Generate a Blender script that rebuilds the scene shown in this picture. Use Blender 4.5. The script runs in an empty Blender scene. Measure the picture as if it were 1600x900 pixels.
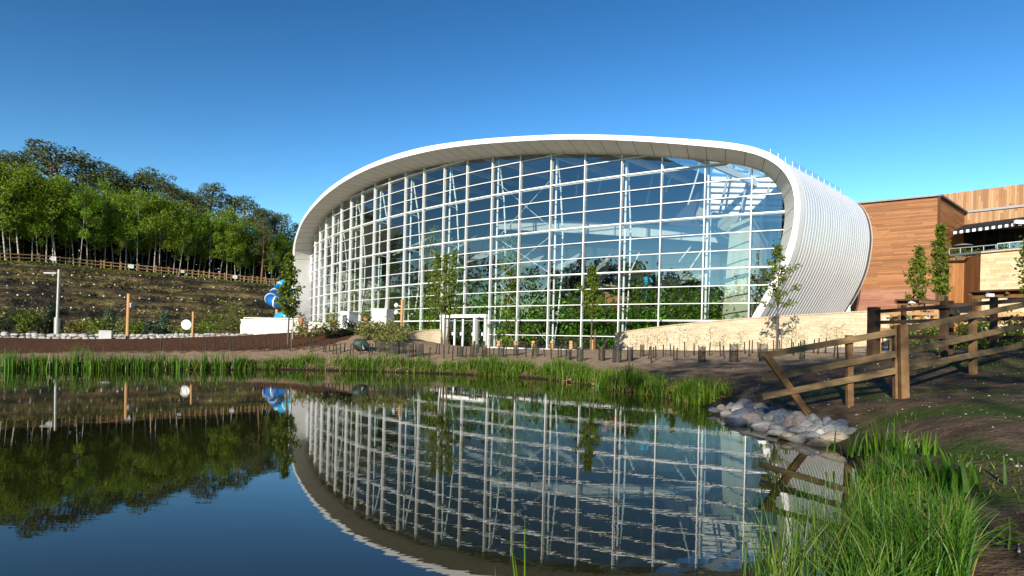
import bpy, math, random
import numpy as np
from mathutils import Vector, Matrix

rng = np.random.default_rng(7)
random.seed(7)
SC = bpy.context.scene
COL = SC.collection
R = math.radians

# ------------------------------------------------------------------ camera numbers (1600x900 photo pixels)
FPX, ROLL, CAMZ, PX0, PY0 = 930.0, math.atan(0.0245), 1.45, 800.0, 534.0
CA, SA = math.cos(ROLL), math.sin(ROLL)

def ray(px, py):
    du, dv = px - PX0, PY0 - py
    return (du * CA - dv * SA) / FPX, (du * SA + dv * CA) / FPX

def at(px, py, Y):
    a, b = ray(px, py)
    return Vector((a * Y, Y, CAMZ + b * Y))

# ------------------------------------------------------------------ object helpers
def tag(o, label=None, cat=None, group=None, kind=None):
    if label: o['label'] = label
    if cat: o['category'] = cat
    if group: o['group'] = group
    if kind: o['kind'] = kind
    return o

def empty(name, loc=(0, 0, 0), rz=0.0):
    o = bpy.data.objects.new(name, None)
    COL.objects.link(o)
    o.location = loc
    o.rotation_euler = (0, 0, rz)
    o.empty_display_size = 0.2
    return o

def kids(o):
    return [c for c in COL.objects if c.parent == o]

def copy_tree(o, parent=None, ch=None):
    c = o.copy()
    COL.objects.link(c)
    if parent is not None: c.parent = parent
    for k in (KIDS.get(o.name, [])):
        copy_tree(k, c)
        KIDS.setdefault(c.name, [])
    return c

KIDS = {}

def link(name, me, parent=None):
    o = bpy.data.objects.new(name, me)
    COL.objects.link(o)
    if parent is not None:
        o.parent = parent
        KIDS.setdefault(parent.name, []).append(o)
    return o

class MB:
    """collects polygons, builds one mesh object"""
    def __init__(s):
        s.v, s.f, s.uv, s.sm = [], [], [], []
    def face(s, pts, uv=None, smooth=False):
        i = len(s.v)
        s.v += [tuple(p) for p in pts]
        s.f.append(tuple(range(i, i + len(pts))))
        s.uv.append(uv)
        s.sm.append(smooth)
    def mesh(s, V, F, smooth=False):
        i = len(s.v)
        s.v += [tuple(p) for p in V]
        for f in F:
            s.f.append(tuple(i + k for k in f)); s.uv.append(None); s.sm.append(smooth)
        return s
    def obox(s, c, ax, ay, az):
        """box with centre c and half-axis vectors"""
        c, ax, ay, az = (Vector(q) for q in (c, ax, ay, az))
        V = [c + ax * i + ay * j + az * k for i in (-1, 1) for j in (-1, 1) for k in (-1, 1)]
        F = [(0, 1, 3, 2), (4, 6, 7, 5), (0, 4, 5, 1), (2, 3, 7, 6), (0, 2, 6, 4), (1, 5, 7, 3)]
        if ax.cross(ay).dot(az) < 0: F = [tuple(reversed(f)) for f in F]
        return s.mesh(V, F)
    def box(s, c, size, rz=0.0):
        ca, sa = math.cos(rz), math.sin(rz)
        return s.obox(c, (ca * size[0] / 2, sa * size[0] / 2, 0), (-sa * size[1] / 2, ca * size[1] / 2, 0), (0, 0, size[2] / 2))
    def beam(s, p, q, w, h, up=(0, 0, 1)):
        p, q = Vector(p), Vector(q)
        d = q - p
        u = Vector(up)
        x = d.cross(u)
        if x.length < 1e-6: x = d.cross(Vector((1, 0, 0)))
        x.normalize()
        y = x.cross(d).normalized()
        return s.obox((p + q) / 2, d / 2, x * w / 2, y * h / 2)
    def tube(s, path, r, n=8, smooth=True, cap=True):
        P = [Vector(p) for p in path]
        rs = r if isinstance(r, (list, tuple)) else [r] * len(P)
        V, F = [], []
        t0 = (P[1] - P[0]).normalized()
        x = t0.orthogonal().normalized()
        for i, p in enumerate(P):
            t = (P[min(i + 1, len(P) - 1)] - P[max(i - 1, 0)]).normalized()
            x = (x - t * x.dot(t)).normalized()
            y = t.cross(x)
            for k in range(n):
                a = 2 * math.pi * k / n
                V.append(p + (x * math.cos(a) + y * math.sin(a)) * rs[i])
        for i in range(len(P) - 1):
            for k in range(n):
                F.append((i * n + k, i * n + (k + 1) % n, (i + 1) * n + (k + 1) % n, (i + 1) * n + k))
        s.mesh(V, F, smooth)
        if cap:
            s.mesh([V[k] for k in range(n)], [tuple(reversed(range(n)))])
            s.mesh([V[len(V) - n + k] for k in range(n)], [tuple(range(n))])
        return s
    def build(s, name, m, parent=None, bevel=0.0):
        me = bpy.data.meshes.new(name)
        me.from_pydata(s.v, [], s.f)
        me.polygons.foreach_set('use_smooth', s.sm)
        if any(u is not None for u in s.uv):
            L = me.uv_layers.new(name='UVMap')
            arr = []
            for f, u in zip(s.f, s.uv):
                arr += [c for p in (u if u is not None else [(0, 0)] * len(f)) for c in p]
            L.data.foreach_set('uv', arr)
        if m is not None: me.materials.append(m)
        me.update()
        o = link(name, me, parent)
        if bevel:
            b = o.modifiers.new('Bevel', 'BEVEL'); b.width = bevel; b.segments = 2; b.limit_method = 'ANGLE'
        return o

def np_mesh(name, V, F, m, parent=None, uv=None, smooth=False, link_it=True):
    """fast quad/tri mesh from numpy arrays"""
    V = np.asarray(V, dtype=np.float32); F = np.asarray(F, dtype=np.int32)
    k = F.shape[1]
    me = bpy.data.meshes.new(name)
    me.vertices.add(len(V)); me.vertices.foreach_set('co', V.ravel())
    me.loops.add(F.size); me.loops.foreach_set('vertex_index', F.ravel())
    me.polygons.add(len(F))
    me.polygons.foreach_set('loop_start', np.arange(0, F.size, k, dtype=np.int32))
    me.polygons.foreach_set('loop_total', np.full(len(F), k, dtype=np.int32))
    me.polygons.foreach_set('use_smooth', np.full(len(F), smooth))
    if uv is not None:
        L = me.uv_layers.new(name='UVMap')
        L.data.foreach_set('uv', np.asarray(uv, dtype=np.float32).ravel())
    me.materials.append(m)
    me.update(calc_edges=True)
    me.validate()
    return link(name, me, parent) if link_it else me

def leaf_quads(C, size, aspect=0.6, g=None, droop=0.0, flat=0.0):
    """N leaf-sized faces round centres C; returns V, F, UV (u = random per leaf)"""
    g = g or rng
    C = np.asarray(C); n = len(C)
    a = g.normal(size=(n, 3)); a[:, 2] -= droop
    a[:, 2] *= (1 - flat)
    a /= np.linalg.norm(a, axis=1)[:, None] + 1e-9
    b = g.normal(size=(n, 3)); b[:, 2] *= (1 - flat)
    b -= a * (a * b).sum(1)[:, None]
    b /= np.linalg.norm(b, axis=1)[:, None] + 1e-9
    sz = size * g.uniform(0.6, 1.3, n)[:, None] / 2
    A, B = a * sz, b * sz * aspect
    V = np.stack([C - A, C + B * 1.0 - A * 0.1, C + A, C - B - A * 0.1], 1).reshape(-1, 3)
    F = np.arange(4 * n).reshape(-1, 4)
    u = np.repeat(g.uniform(0, 1, n), 4)
    uv = np.stack([u, np.tile([0, .5, 1, .5], n)], 1)
    return V, F, uv

def blades(P, h, w, lean, g=None, seg=4, curl=0.6):
    """grass or reed blades: base points P (N,3), heights h (N), widths w (N), lean (N)"""
    g = g or rng
    P = np.asarray(P); n = len(P)
    az = g.uniform(0, 2 * np.pi, n)
    d = np.stack([np.cos(az), np.sin(az), np.zeros(n)], 1)
    fa = g.uniform(0, 2 * np.pi, n)
    sd = np.stack([np.cos(fa), np.sin(fa), np.zeros(n)], 1)
    rows = []
    for i in range(seg + 1):
        t = i / seg
        off = d * (lean * h * (t * (1 - curl) + curl * t * t))[:, None]
        z = h * (t - 0.25 * np.minimum(lean, 1.2) * t * t)
        c = P + off; c[:, 2] += z
        ww = w * (1 - t ** 2.2) * 0.5 + 0.0006
        rows.append((c - sd * ww[:, None], c + sd * ww[:, None]))
    V = np.stack([q for r in rows for q in r], 1).reshape(-1, 3)
    m = 2 * (seg + 1)
    base = (np.arange(n) * m)[:, None, None]
    F = np.array([[2 * i, 2 * i + 1, 2 * i + 3, 2 * i + 2] for i in range(seg)])[None] + base
    F = F.reshape(-1, 4)
    u = g.uniform(0, 1, n)
    vv = np.array([[i / seg, i / seg, (i + 1) / seg, (i + 1) / seg] for i in range(seg)]).ravel()
    uv = np.stack([np.repeat(u, 4 * seg), np.tile(vv, n)], 1)
    return V, F, uv

def merge(parts):
    Vs, Fs, Us, o = [], [], [], 0
    for V, F, U in parts:
        Vs.append(V); Fs.append(F + o); Us.append(U); o += len(V)
    return np.concatenate(Vs), np.concatenate(Fs), np.concatenate(Us)

# ------------------------------------------------------------------ materials
def new_mat(name):
    m = bpy.data.materials.new(name); m.use_nodes = True
    nt = m.node_tree; nt.nodes.clear()
    return m, nt, nt.nodes, nt.links

def N(nt, t, **kw):
    n = nt.nodes.new(t)
    for k, v in kw.items():
        if k.startswith('i_'): n.inputs[k[2:].replace('_', ' ')].default_value = v
        else: setattr(n, k, v)
    return n

def rgba(c): return (c[0], c[1], c[2], 1.0)

def ramp(nt, src, stops):
    r = nt.nodes.new('ShaderNodeValToRGB')
    e = r.color_ramp.elements
    e[0].position, e[0].color = stops[0][0], rgba(stops[0][1])
    e[1].position, e[1].color = stops[-1][0], rgba(stops[-1][1])
    for p, c in stops[1:-1]:
        q = e.new(p); q.color = rgba(c)
    nt.links.new(src, r.inputs[0])
    return r.outputs[0]

def noise(nt, scale, detail=4, vec=None, rough=0.55, coord='Object', stretch=None):
    if vec is None:
        tc = nt.nodes.new('ShaderNodeTexCoord'); vec = tc.outputs[coord]
    if stretch:
        mp = nt.nodes.new('ShaderNodeMapping'); mp.inputs['Scale'].default_value = stretch
        nt.links.new(vec, mp.inputs[0]); vec = mp.outputs[0]
    n = N(nt, 'ShaderNodeTexNoise', i_Scale=scale, i_Detail=detail, i_Roughness=rough)
    nt.links.new(vec, n.inputs['Vector'])
    return n.outputs['Fac']

def mixc(nt, f, a, b, mode='MIX'):
    x = nt.nodes.new('ShaderNodeMix'); x.data_type = 'RGBA'; x.blend_type = mode
    for sock, v in ((x.inputs[0], f), (x.inputs[6], a), (x.inputs[7], b)):
        if hasattr(v, 'is_linked') or isinstance(v, bpy.types.NodeSocket): nt.links.new(v, sock)
        elif isinstance(v, (int, float)): sock.default_value = v
        else: sock.default_value = rgba(v)
    return x.outputs[2]

def mth(nt, op, a, b=None, c=None):
    x = nt.nodes.new('ShaderNodeMath'); x.operation = op
    for i, v in enumerate((a, b, c)):
        if v is None: continue
        if isinstance(v, bpy.types.NodeSocket): nt.links.new(v, x.inputs[i])
        else: x.inputs[i].default_value = v
    return x.outputs[0]

def bump(nt, h, strength=0.4, dist=0.02):
    b = N(nt, 'ShaderNodeBump', i_Strength=strength, i_Distance=dist)
    nt.links.new(h, b.inputs['Height'])
    return b.outputs[0]

def finish(nt, color, rough=0.7, metallic=0.0, normal=None, spec=0.4, extra=None):
    p = nt.nodes.new('ShaderNodeBsdfPrincipled')
    o = nt.nodes.new('ShaderNodeOutputMaterial')
    if isinstance(color, bpy.types.NodeSocket): nt.links.new(color, p.inputs['Base Color'])
    else: p.inputs['Base Color'].default_value = rgba(color)
    if isinstance(rough, bpy.types.NodeSocket): nt.links.new(rough, p.inputs['Roughness'])
    else: p.inputs['Roughness'].default_value = rough
    p.inputs['Metallic'].default_value = metallic
    p.inputs['Specular IOR Level'].default_value = spec
    if normal is not None: nt.links.new(normal, p.inputs['Normal'])
    nt.links.new(p.outputs[0], o.inputs[0])
    return p

def simple(name, c1, c2=None, scale=3.0, rough=0.6, metallic=0.0, bmp=0.15, stretch=None, spec=0.4, detail=5):
    m, nt, _, _ = new_mat(name)
    f = noise(nt, scale, detail, stretch=stretch)
    c2 = c2 or tuple(x * 0.8 for x in c1)
    col = ramp(nt, f, [(0.3, c2), (0.7, c1)])
    nb = bump(nt, f, bmp, 0.01) if bmp else None
    finish(nt, col, rough, metallic, nb, spec)
    return m

def leafmat(name, cols, trans=0.35, rough=0.55, spec=0.25, vary=0.35, vscale=0.6):
    """foliage: colour from the random u of each leaf, clumpy variation from object noise"""
    m, nt, nodes, links = new_mat(name)
    uvn = nodes.new('ShaderNodeUVMap'); uvn.uv_map = 'UVMap'
    sx = nodes.new('ShaderNodeSeparateXYZ'); links.new(uvn.outputs[0], sx.inputs[0])
    k = len(cols)
    base = ramp(nt, sx.outputs[0], [(i / (k - 1), c) for i, c in enumerate(cols)])
    oi = nodes.new('ShaderNodeObjectInfo')
    nf = noise(nt, vscale, 2)
    lum = mth(nt, 'MULTIPLY_ADD', nf, vary * 2, 1 - vary)
    lum2 = mth(nt, 'MULTIPLY_ADD', oi.outputs['Random'], 0.3, 0.85)
    hsv = nodes.new('ShaderNodeHueSaturation')
    links.new(base, hsv.inputs['Color'])
    links.new(mth(nt, 'MULTIPLY', lum, lum2), hsv.inputs['Value'])
    links.new(mth(nt, 'MULTIPLY_ADD', oi.outputs['Random'], 0.03, 0.485), hsv.inputs['Hue'])
    p = nodes.new('ShaderNodeBsdfPrincipled')
    links.new(hsv.outputs[0], p.inputs['Base Color'])
    p.inputs['Roughness'].default_value = rough
    p.inputs['Specular IOR Level'].default_value = spec
    t = nodes.new('ShaderNodeBsdfTranslucent')
    tc = mixc(nt, 0.5, hsv.outputs[0], (0.25, 0.32, 0.03), 'MIX')
    links.new(tc, t.inputs[0])
    x = nodes.new('ShaderNodeMixShader'); x.inputs[0].default_value = trans
    links.new(p.outputs[0], x.inputs[1]); links.new(t.outputs[0], x.inputs[2])
    o = nodes.new('ShaderNodeOutputMaterial'); links.new(x.outputs[0], o.inputs[0])
    return m

def planks(name, c1, c2, c3, w=3.0, h=0.13, vertical=False, band=None):
    """timber cladding boards laid out from the UV map (metres)"""
    m, nt, nodes, links = new_mat(name)
    uvn = nodes.new('ShaderNodeUVMap'); uvn.uv_map = 'UVMap'
    vec = uvn.outputs[0]
    mp = nodes.new('ShaderNodeMapping')
    if vertical: mp.inputs['Rotation'].default_value = (0, 0, math.pi / 2)
    links.new(vec, mp.inputs[0]); vec = mp.outputs[0]
    b = N(nt, 'ShaderNodeTexBrick', offset=0.0, squash=1.0)
    # every course of boards starts at a random place
    sp_ = nodes.new('ShaderNodeSeparateXYZ'); links.new(vec, sp_.inputs[0])
    wn_ = nodes.new('ShaderNodeTexWhiteNoise'); wn_.noise_dimensions = '1D'
    links.new(mth(nt, 'FLOOR', mth(nt, 'DIVIDE', sp_.outputs[1], h)), wn_.inputs['W'])
    cb_ = nodes.new('ShaderNodeCombineXYZ'); links.new(mth(nt, 'MULTIPLY_ADD', wn_.outputs['Value'], w, sp_.outputs[0]), cb_.inputs[0]); links.new(sp_.outputs[1], cb_.inputs[1])
    vec = cb_.outputs[0]
    b.inputs['Scale'].default_value = 1.0
    b.inputs['Brick Width'].default_value = w; b.inputs['Row Height'].default_value = h
    b.inputs['Mortar Size'].default_value = 0.006; b.inputs['Bias'].default_value = 0.0
    b.inputs['Color1'].default_value = (0, 0, 0, 1); b.inputs['Color2'].default_value = (1, 1, 1, 1)
    b.inputs['Mortar'].default_value = (0.5, 0.5, 0.5, 1)
    links.new(vec, b.inputs['Vector'])
    base = ramp(nt, b.outputs['Color'], [(0.0, c1), (0.5, c2), (1.0, c3)])
    st = (0.7, 14, 1)
    nf = noise(nt, 2.0, 5, vec=vec, stretch=st)
    big = noise(nt, 0.35, 3, vec=vec)
    col = mixc(nt, 1.0, base, ramp(nt, nf, [(0.3, (0.72, 0.7, 0.68)), (0.7, (1.08, 1.08, 1.08))]), 'MULTIPLY')
    col = mixc(nt, 1.0, col, ramp(nt, big, [(0.3, (0.85, 0.82, 0.8)), (0.7, (1.05, 1.05, 1.05))]), 'MULTIPLY')
    col = mixc(nt, b.outputs['Fac'], col, tuple(x * 0.3 for x in c2))
    hgt = mth(nt, 'SUBTRACT', mth(nt, 'MULTIPLY', nf, 0.2), b.outputs['Fac'])
    finish(nt, col, 0.62, 0, bump(nt, hgt, 0.6, 0.008), 0.3)
    return m

def masonry(name, c1, c2, c3, w=0.45, h=0.22, mort=(0.34, 0.28, 0.19)):
    m, nt, nodes, links = new_mat(name)
    uvn = nodes.new('ShaderNodeUVMap'); uvn.uv_map = 'UVMap'
    b = N(nt, 'ShaderNodeTexBrick', offset=0.43, squash=0.7, squash_frequency=3)
    b.inputs['Scale'].default_value = 1.0
    b.inputs['Brick Width'].default_value = w; b.inputs['Row Height'].default_value = h
    b.inputs['Mortar Size'].default_value = 0.008; b.inputs['Bias'].default_value = 0.0
    b.inputs['Color1'].default_value = (0, 0, 0, 1); b.inputs['Color2'].default_value = (1, 1, 1, 1)
    links.new(uvn.outputs[0], b.inputs['Vector'])
    base = ramp(nt, b.outputs['Color'], [(0, c1), (0.5, c2), (1, c3)])
    nf = noise(nt, 9, 5, vec=uvn.outputs[0]); big = noise(nt, 0.5, 3, vec=uvn.outputs[0])
    col = mixc(nt, 1.0, base, ramp(nt, nf, [(0.3, (0.8, 0.79, 0.76)), (0.7, (1.06, 1.06, 1.06))]), 'MULTIPLY')
    col = mixc(nt, 1.0, col, ramp(nt, big, [(0.3, (0.88, 0.87, 0.85)), (0.7, (1.04, 1.04, 1.04))]), 'MULTIPLY')
    col = mixc(nt, b.outputs['Fac'], col, mort)
    hgt = mth(nt, 'SUBTRACT', mth(nt, 'MULTIPLY', nf, 0.7), b.outputs['Fac'])
    finish(nt, col, 0.85, 0, bump(nt, hgt, 0.7, 0.015), 0.2)
    return m

M = {}
M['white'] = simple('white_coated_steel', (0.80, 0.80, 0.78), (0.74, 0.74, 0.72), 1.2, 0.45, 0, 0.02)
M['frame'] = simple('glazing_frame_white', (0.80, 0.81, 0.80), (0.70, 0.71, 0.70), 2.5, 0.42, 0, 0.03)
M['render'] = simple('white_render', (0.80, 0.78, 0.73), (0.66, 0.63, 0.57), 1.5, 0.85, 0, 0.1)
M['cream'] = simple('cream_plaster', (0.40, 0.41, 0.29), (0.35, 0.36, 0.255), 0.8, 0.8, 0, 0.05)
M['pale'] = simple('pale_interior_panel', (0.42, 0.44, 0.43), (0.35, 0.37, 0.36), 0.5, 0.7, 0, 0.03)
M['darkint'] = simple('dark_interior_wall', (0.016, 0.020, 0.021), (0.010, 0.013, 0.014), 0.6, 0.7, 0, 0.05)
M['floor'] = simple('pool_hall_floor', (0.07, 0.065, 0.055), (0.045, 0.042, 0.036), 1.0, 0.6, 0, 0.05)
M['greymetal'] = simple('grey_metal_trim', (0.16, 0.17, 0.18), (0.12, 0.125, 0.13), 3, 0.5, 0.3, 0.03)
M['galv'] = simple('galvanised_steel', (0.44, 0.46, 0.42), (0.34, 0.37, 0.33), 6, 0.5, 0.4, 0.05)
M['stone_cap'] = simple('stone_coping', (0.50, 0.40, 0.27), (0.36, 0.28, 0.18), 4, 0.85, 0, 0.2)
M['timber_new'] = simple('new_softwood', (0.52, 0.31, 0.13), (0.40, 0.22, 0.09), 3, 0.75, 0, 0.2, (6, 6, 0.6))
M['timber_fence'] = simple('treated_fence_timber', (0.25, 0.14, 0.055), (0.12, 0.066, 0.028), 4, 0.75, 0, 0.5, (1.5, 1.5, 1.5), detail=9)
M['timber_rail'] = simple('treated_rail_timber', (0.25, 0.165, 0.075), (0.12, 0.08, 0.035), 2.2, 0.78, 0, 0.5, (1.0, 4, 9), detail=9)
M['timber_hill'] = simple('hill_fence_timber', (0.36, 0.21, 0.09), (0.27, 0.15, 0.06), 2, 0.8, 0, 0.2)
M['stake'] = simple('dark_stained_stake', (0.028, 0.02, 0.015), (0.014, 0.011, 0.009), 8, 0.7, 0, 0.2)
M['bark_birch'] = simple('birch_bark', (0.58, 0.53, 0.43), (0.16, 0.13, 0.10), 2.0, 0.8, 0, 0.3, (1, 1, 3.2), detail=6)
M['bark_pine'] = simple('pine_bark', (0.24, 0.125, 0.06), (0.10, 0.055, 0.03), 2.0, 0.9, 0, 0.4, (2, 2, 0.7))
M['bark'] = simple('young_bark', (0.13, 0.11, 0.075), (0.07, 0.06, 0.04), 6, 0.85, 0, 0.3, (3, 3, 0.6))
M['slide'] = simple('blue_plastic', (0.012, 0.14, 0.42), (0.01, 0.10, 0.34), 1, 0.3, 0, 0.02, spec=0.5)
M['slide_light'] = simple('turquoise_plastic', (0.03, 0.34, 0.55), (0.02, 0.28, 0.48), 1, 0.3, 0, 0.02, spec=0.5)
M['terracotta'] = simple('terracotta', (0.42, 0.20, 0.10), (0.30, 0.14, 0.07), 5, 0.8, 0, 0.1)
M['red'] = simple('red_fabric', (0.42, 0.03, 0.02), (0.32, 0.02, 0.015), 3, 0.8, 0, 0.05)
M['orange'] = simple('orange_fabric', (0.60, 0.17, 0.02), (0.50, 0.13, 0.015), 3, 0.8, 0, 0.05)
M['cyan'] = simple('cyan_plastic', (0.02, 0.36, 0.55), (0.015, 0.30, 0.48), 3, 0.5, 0, 0.05)
M['signwhite'] = simple('white_sign_board', (0.78, 0.78, 0.76), (0.70, 0.70, 0.68), 8, 0.6, 0, 0.02)
M['greypaint'] = simple('grey_sign_ink', (0.20, 0.23, 0.27), (0.16, 0.19, 0.22), 8, 0.6, 0, 0.0)
M['cabinet'] = simple('light_grey_cabinet', (0.56, 0.57, 0.56), (0.47, 0.48, 0.47), 3, 0.6, 0, 0.04)
M['black'] = simple('black_fabric', (0.018, 0.018, 0.018), (0.012, 0.012, 0.012), 5, 0.8, 0, 0.05)
M['path'] = simple('resin_gravel_path', (0.40, 0.33, 0.25), (0.31, 0.25, 0.185), 14, 0.9, 0, 0.2)

M['leaf_birch'] = leafmat('birch_leaves', [(0.08, 0.14, 0.008), (0.14, 0.24, 0.012), (0.23, 0.32, 0.022), (0.16, 0.26, 0.015)], 0.45, vscale=0.35)
M['leaf_pine'] = leafmat('pine_needles', [(0.035, 0.052, 0.014), (0.075, 0.092, 0.024), (0.125, 0.12, 0.036)], 0.15, vscale=0.5)
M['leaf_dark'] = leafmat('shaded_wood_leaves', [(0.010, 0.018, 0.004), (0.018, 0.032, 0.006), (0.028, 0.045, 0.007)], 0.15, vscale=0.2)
M['leaf_young'] = leafmat('young_tree_leaves', [(0.075, 0.125, 0.012), (0.125, 0.19, 0.018), (0.19, 0.25, 0.03)], 0.42, vscale=1.2)
M['leaf_olive'] = leafmat('olive_shrub_leaves', [(0.11, 0.13, 0.03), (0.19, 0.20, 0.05), (0.26, 0.25, 0.08), (0.14, 0.18, 0.04)], 0.3, vscale=1.0)
M['leaf_fir'] = leafmat('blue_fir_needles', [(0.035, 0.065, 0.035), (0.06, 0.095, 0.055), (0.09, 0.13, 0.08)], 0.12, vscale=1.5)
M['leaf_int'] = leafmat('hothouse_leaves', [(0.06, 0.17, 0.010), (0.11, 0.27, 0.016), (0.18, 0.38, 0.025)], 0.5, rough=0.4, spec=0.4, vscale=0.6)
M['leaf_bamboo'] = leafmat('bamboo_leaves', [(0.11, 0.19, 0.012), (0.19, 0.27, 0.02), (0.26, 0.32, 0.04)], 0.45, vscale=0.6)
M['bamboo'] = simple('bamboo_cane', (0.50, 0.36, 0.05), (0.34, 0.26, 0.04), 3, 0.45, 0, 0.1, (1, 1, 3))
M['reed'] = leafmat('reed_blades', [(0.03, 0.095, 0.006), (0.06, 0.165, 0.008), (0.10, 0.23, 0.012), (0.17, 0.29, 0.02)], 0.4, rough=0.45, spec=0.35, vary=0.3, vscale=0.7)
M['grass'] = leafmat('bank_grass_blades', [(0.014, 0.05, 0.004), (0.028, 0.095, 0.006), (0.055, 0.15, 0.008), (0.085, 0.17, 0.012), (0.15, 0.18, 0.03)], 0.2, rough=0.45, spec=0.35, vary=0.35, vscale=1.5)
M['straw'] = leafmat('dry_stems', [(0.24, 0.14, 0.05), (0.34, 0.24, 0.10), (0.20, 0.11, 0.04)], 0.15)
M['turf'] = leafmat('hill_turf', [(0.06, 0.10, 0.010), (0.10, 0.145, 0.015), (0.13, 0.15, 0.03)], 0.25, vscale=0.5)
M['scrub'] = leafmat('embankment_scrub', [(0.06, 0.055, 0.014), (0.14, 0.135, 0.028), (0.20, 0.17, 0.045), (0.10, 0.115, 0.02)], 0.2, vscale=0.3)

def glass_mat(name='clear_glazing', tint=(0.80, 0.87, 0.85), f0=0.10):
    m, nt, nodes, links = new_mat(name)
    geo = nodes.new('ShaderNodeNewGeometry')
    d = nodes.new('ShaderNodeVectorMath'); d.operation = 'DOT_PRODUCT'
    links.new(geo.outputs['Incoming'], d.inputs[0]); links.new(geo.outputs['Normal'], d.inputs[1])
    c = mth(nt, 'ABSOLUTE', d.outputs['Value'])
    fr = mth(nt, 'POWER', mth(nt, 'SUBTRACT', 1.0, c), 5.0)
    fac = mth(nt, 'MULTIPLY_ADD', fr, 1 - f0, f0)
    t = nodes.new('ShaderNodeBsdfTransparent'); t.inputs[0].default_value = rgba(tint)
    gl = nodes.new('ShaderNodeBsdfGlossy'); gl.inputs['Roughness'].default_value = 0.0
    gl.inputs['Color'].default_value = (0.95, 0.98, 1.0, 1)
    x = nodes.new('ShaderNodeMixShader')
    links.new(fac, x.inputs[0]); links.new(t.outputs[0], x.inputs[1]); links.new(gl.outputs[0], x.inputs[2])
    o = nodes.new('ShaderNodeOutputMaterial'); links.new(x.outputs[0], o.inputs[0])
    return m
M['glass'] = glass_mat('clear_glazing', f0=0.145)
M['glass_roof'] = glass_mat('roof_glazing', (0.85, 0.9, 0.9), 0.05)

def netting():
    m, nt, nodes, links = new_mat('plastic_guard_netting')
    uvn = nodes.new('ShaderNodeUVMap'); uvn.uv_map = 'UVMap'
    sx = nodes.new('ShaderNodeSeparateXYZ'); links.new(uvn.outputs[0], sx.inputs[0])
    def line(o):
        return mth(nt, 'GREATER_THAN', mth(nt, 'FRACT', mth(nt, 'MULTIPLY', o, 28.0)), 0.27)
    k = mth(nt, 'MULTIPLY', line(sx.outputs[0]), line(sx.outputs[1]))
    p = nodes.new('ShaderNodeBsdfPrincipled'); p.inputs['Base Color'].default_value = (0.018, 0.020, 0.017, 1); p.inputs['Roughness'].default_value = 0.6
    t = nodes.new('ShaderNodeBsdfTransparent')
    x = nodes.new('ShaderNodeMixShader'); links.new(k, x.inputs[0]); links.new(p.outputs[0], x.inputs[1]); links.new(t.outputs[0], x.inputs[2])
    o = nodes.new('ShaderNodeOutputMaterial'); links.new(x.outputs[0], o.inputs[0])
    return m
M['net'] = netting()

M['clad_h'] = planks('horizontal_cedar_boards', (0.21, 0.085, 0.028), (0.31, 0.13, 0.042), (0.40, 0.185, 0.065), 3.4, 0.15)
M['clad_low'] = planks('pinkish_cedar_boards', (0.25, 0.105, 0.062), (0.33, 0.15, 0.09), (0.38, 0.19, 0.12), 3.0, 0.15)
M['clad_v'] = planks('vertical_cedar_boards', (0.26, 0.13, 0.055), (0.40, 0.215, 0.095), (0.50, 0.30, 0.15), 2.4, 0.2, True)
M['clad_v2'] = planks('warm_vertical_boards', (0.32, 0.135, 0.045), (0.40, 0.18, 0.062), (0.44, 0.21, 0.08), 6.0, 0.24, True)
M['stonework'] = masonry('buff_stone_blocks', (0.48, 0.37, 0.21), (0.58, 0.46, 0.28), (0.66, 0.55, 0.37), 0.6, 0.22, (0.42, 0.33, 0.20))
M['stonelow'] = masonry('pale_stone_courses', (0.49, 0.41, 0.28), (0.54, 0.455, 0.32), (0.60, 0.515, 0.38), 0.5, 0.16, (0.50, 0.40, 0.26))
# ================================================================== TERRAIN
def at_z(px, py, z=0.0):
    a, b = ray(px, py)
    t = (z - CAMZ) / b
    return (a * t, t)

shore_px = [(0, 578), (100, 577.5), (200, 578), (330, 578), (450, 577.5), (560, 580), (700, 584), (780, 588), (850, 592), (915, 601), (975, 612), (1050, 623),
            (1106, 636), (1109, 644.5), (1145, 659), (1193, 667), (1235, 682), (1272, 688), (1295, 694), (1325, 715), (1345, 745), (1352, 780), (1345, 820), (1340, 860), (1345, 900)]
POND = [at_z(*p) for p in shore_px]
POND += [(1.75, 3.0), (0.9, 2.35), (-0.6, 2.05), (-3, 1.9), (-9, 1.6), (-18, 2.0), (-26, 5), (-30, 11), (-28, 17), (-23.5, 20)]
POND = np.array(POND)

def smooth_closed(P, n=3):
    for _ in range(n):
        Q = []
        for i in range(len(P)):
            a, b = P[i], P[(i + 1) % len(P)]
            Q += [a * 0.75 + b * 0.25, a * 0.25 + b * 0.75]
        P = np.array(Q)
    return P
PONDS = smooth_closed(POND, 2)

def signed_dist(X, Y):
    """negative inside the pond"""
    shp = X.shape; x, y = X.ravel(), Y.ravel()
    best = np.full(x.shape, 1e9); inside = np.zeros(x.shape, bool)
    A, B = PONDS, np.roll(PONDS, -1, axis=0)
    for (ax, ay), (bx, by) in zip(A, B):
        dx, dy = bx - ax, by - ay
        t = np.clip(((x - ax) * dx + (y - ay) * dy) / (dx * dx + dy * dy + 1e-12), 0, 1)
        best = np.minimum(best, (x - ax - t * dx) ** 2 + (y - ay - t * dy) ** 2)
        c = ((ay > y) != (by > y)) & (x < (bx - ax) * (y - ay) / (by - ay + 1e-15) + ax)
        inside ^= c
    d = np.sqrt(best)
    return np.where(inside, -d, d).reshape(shp)

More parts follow.
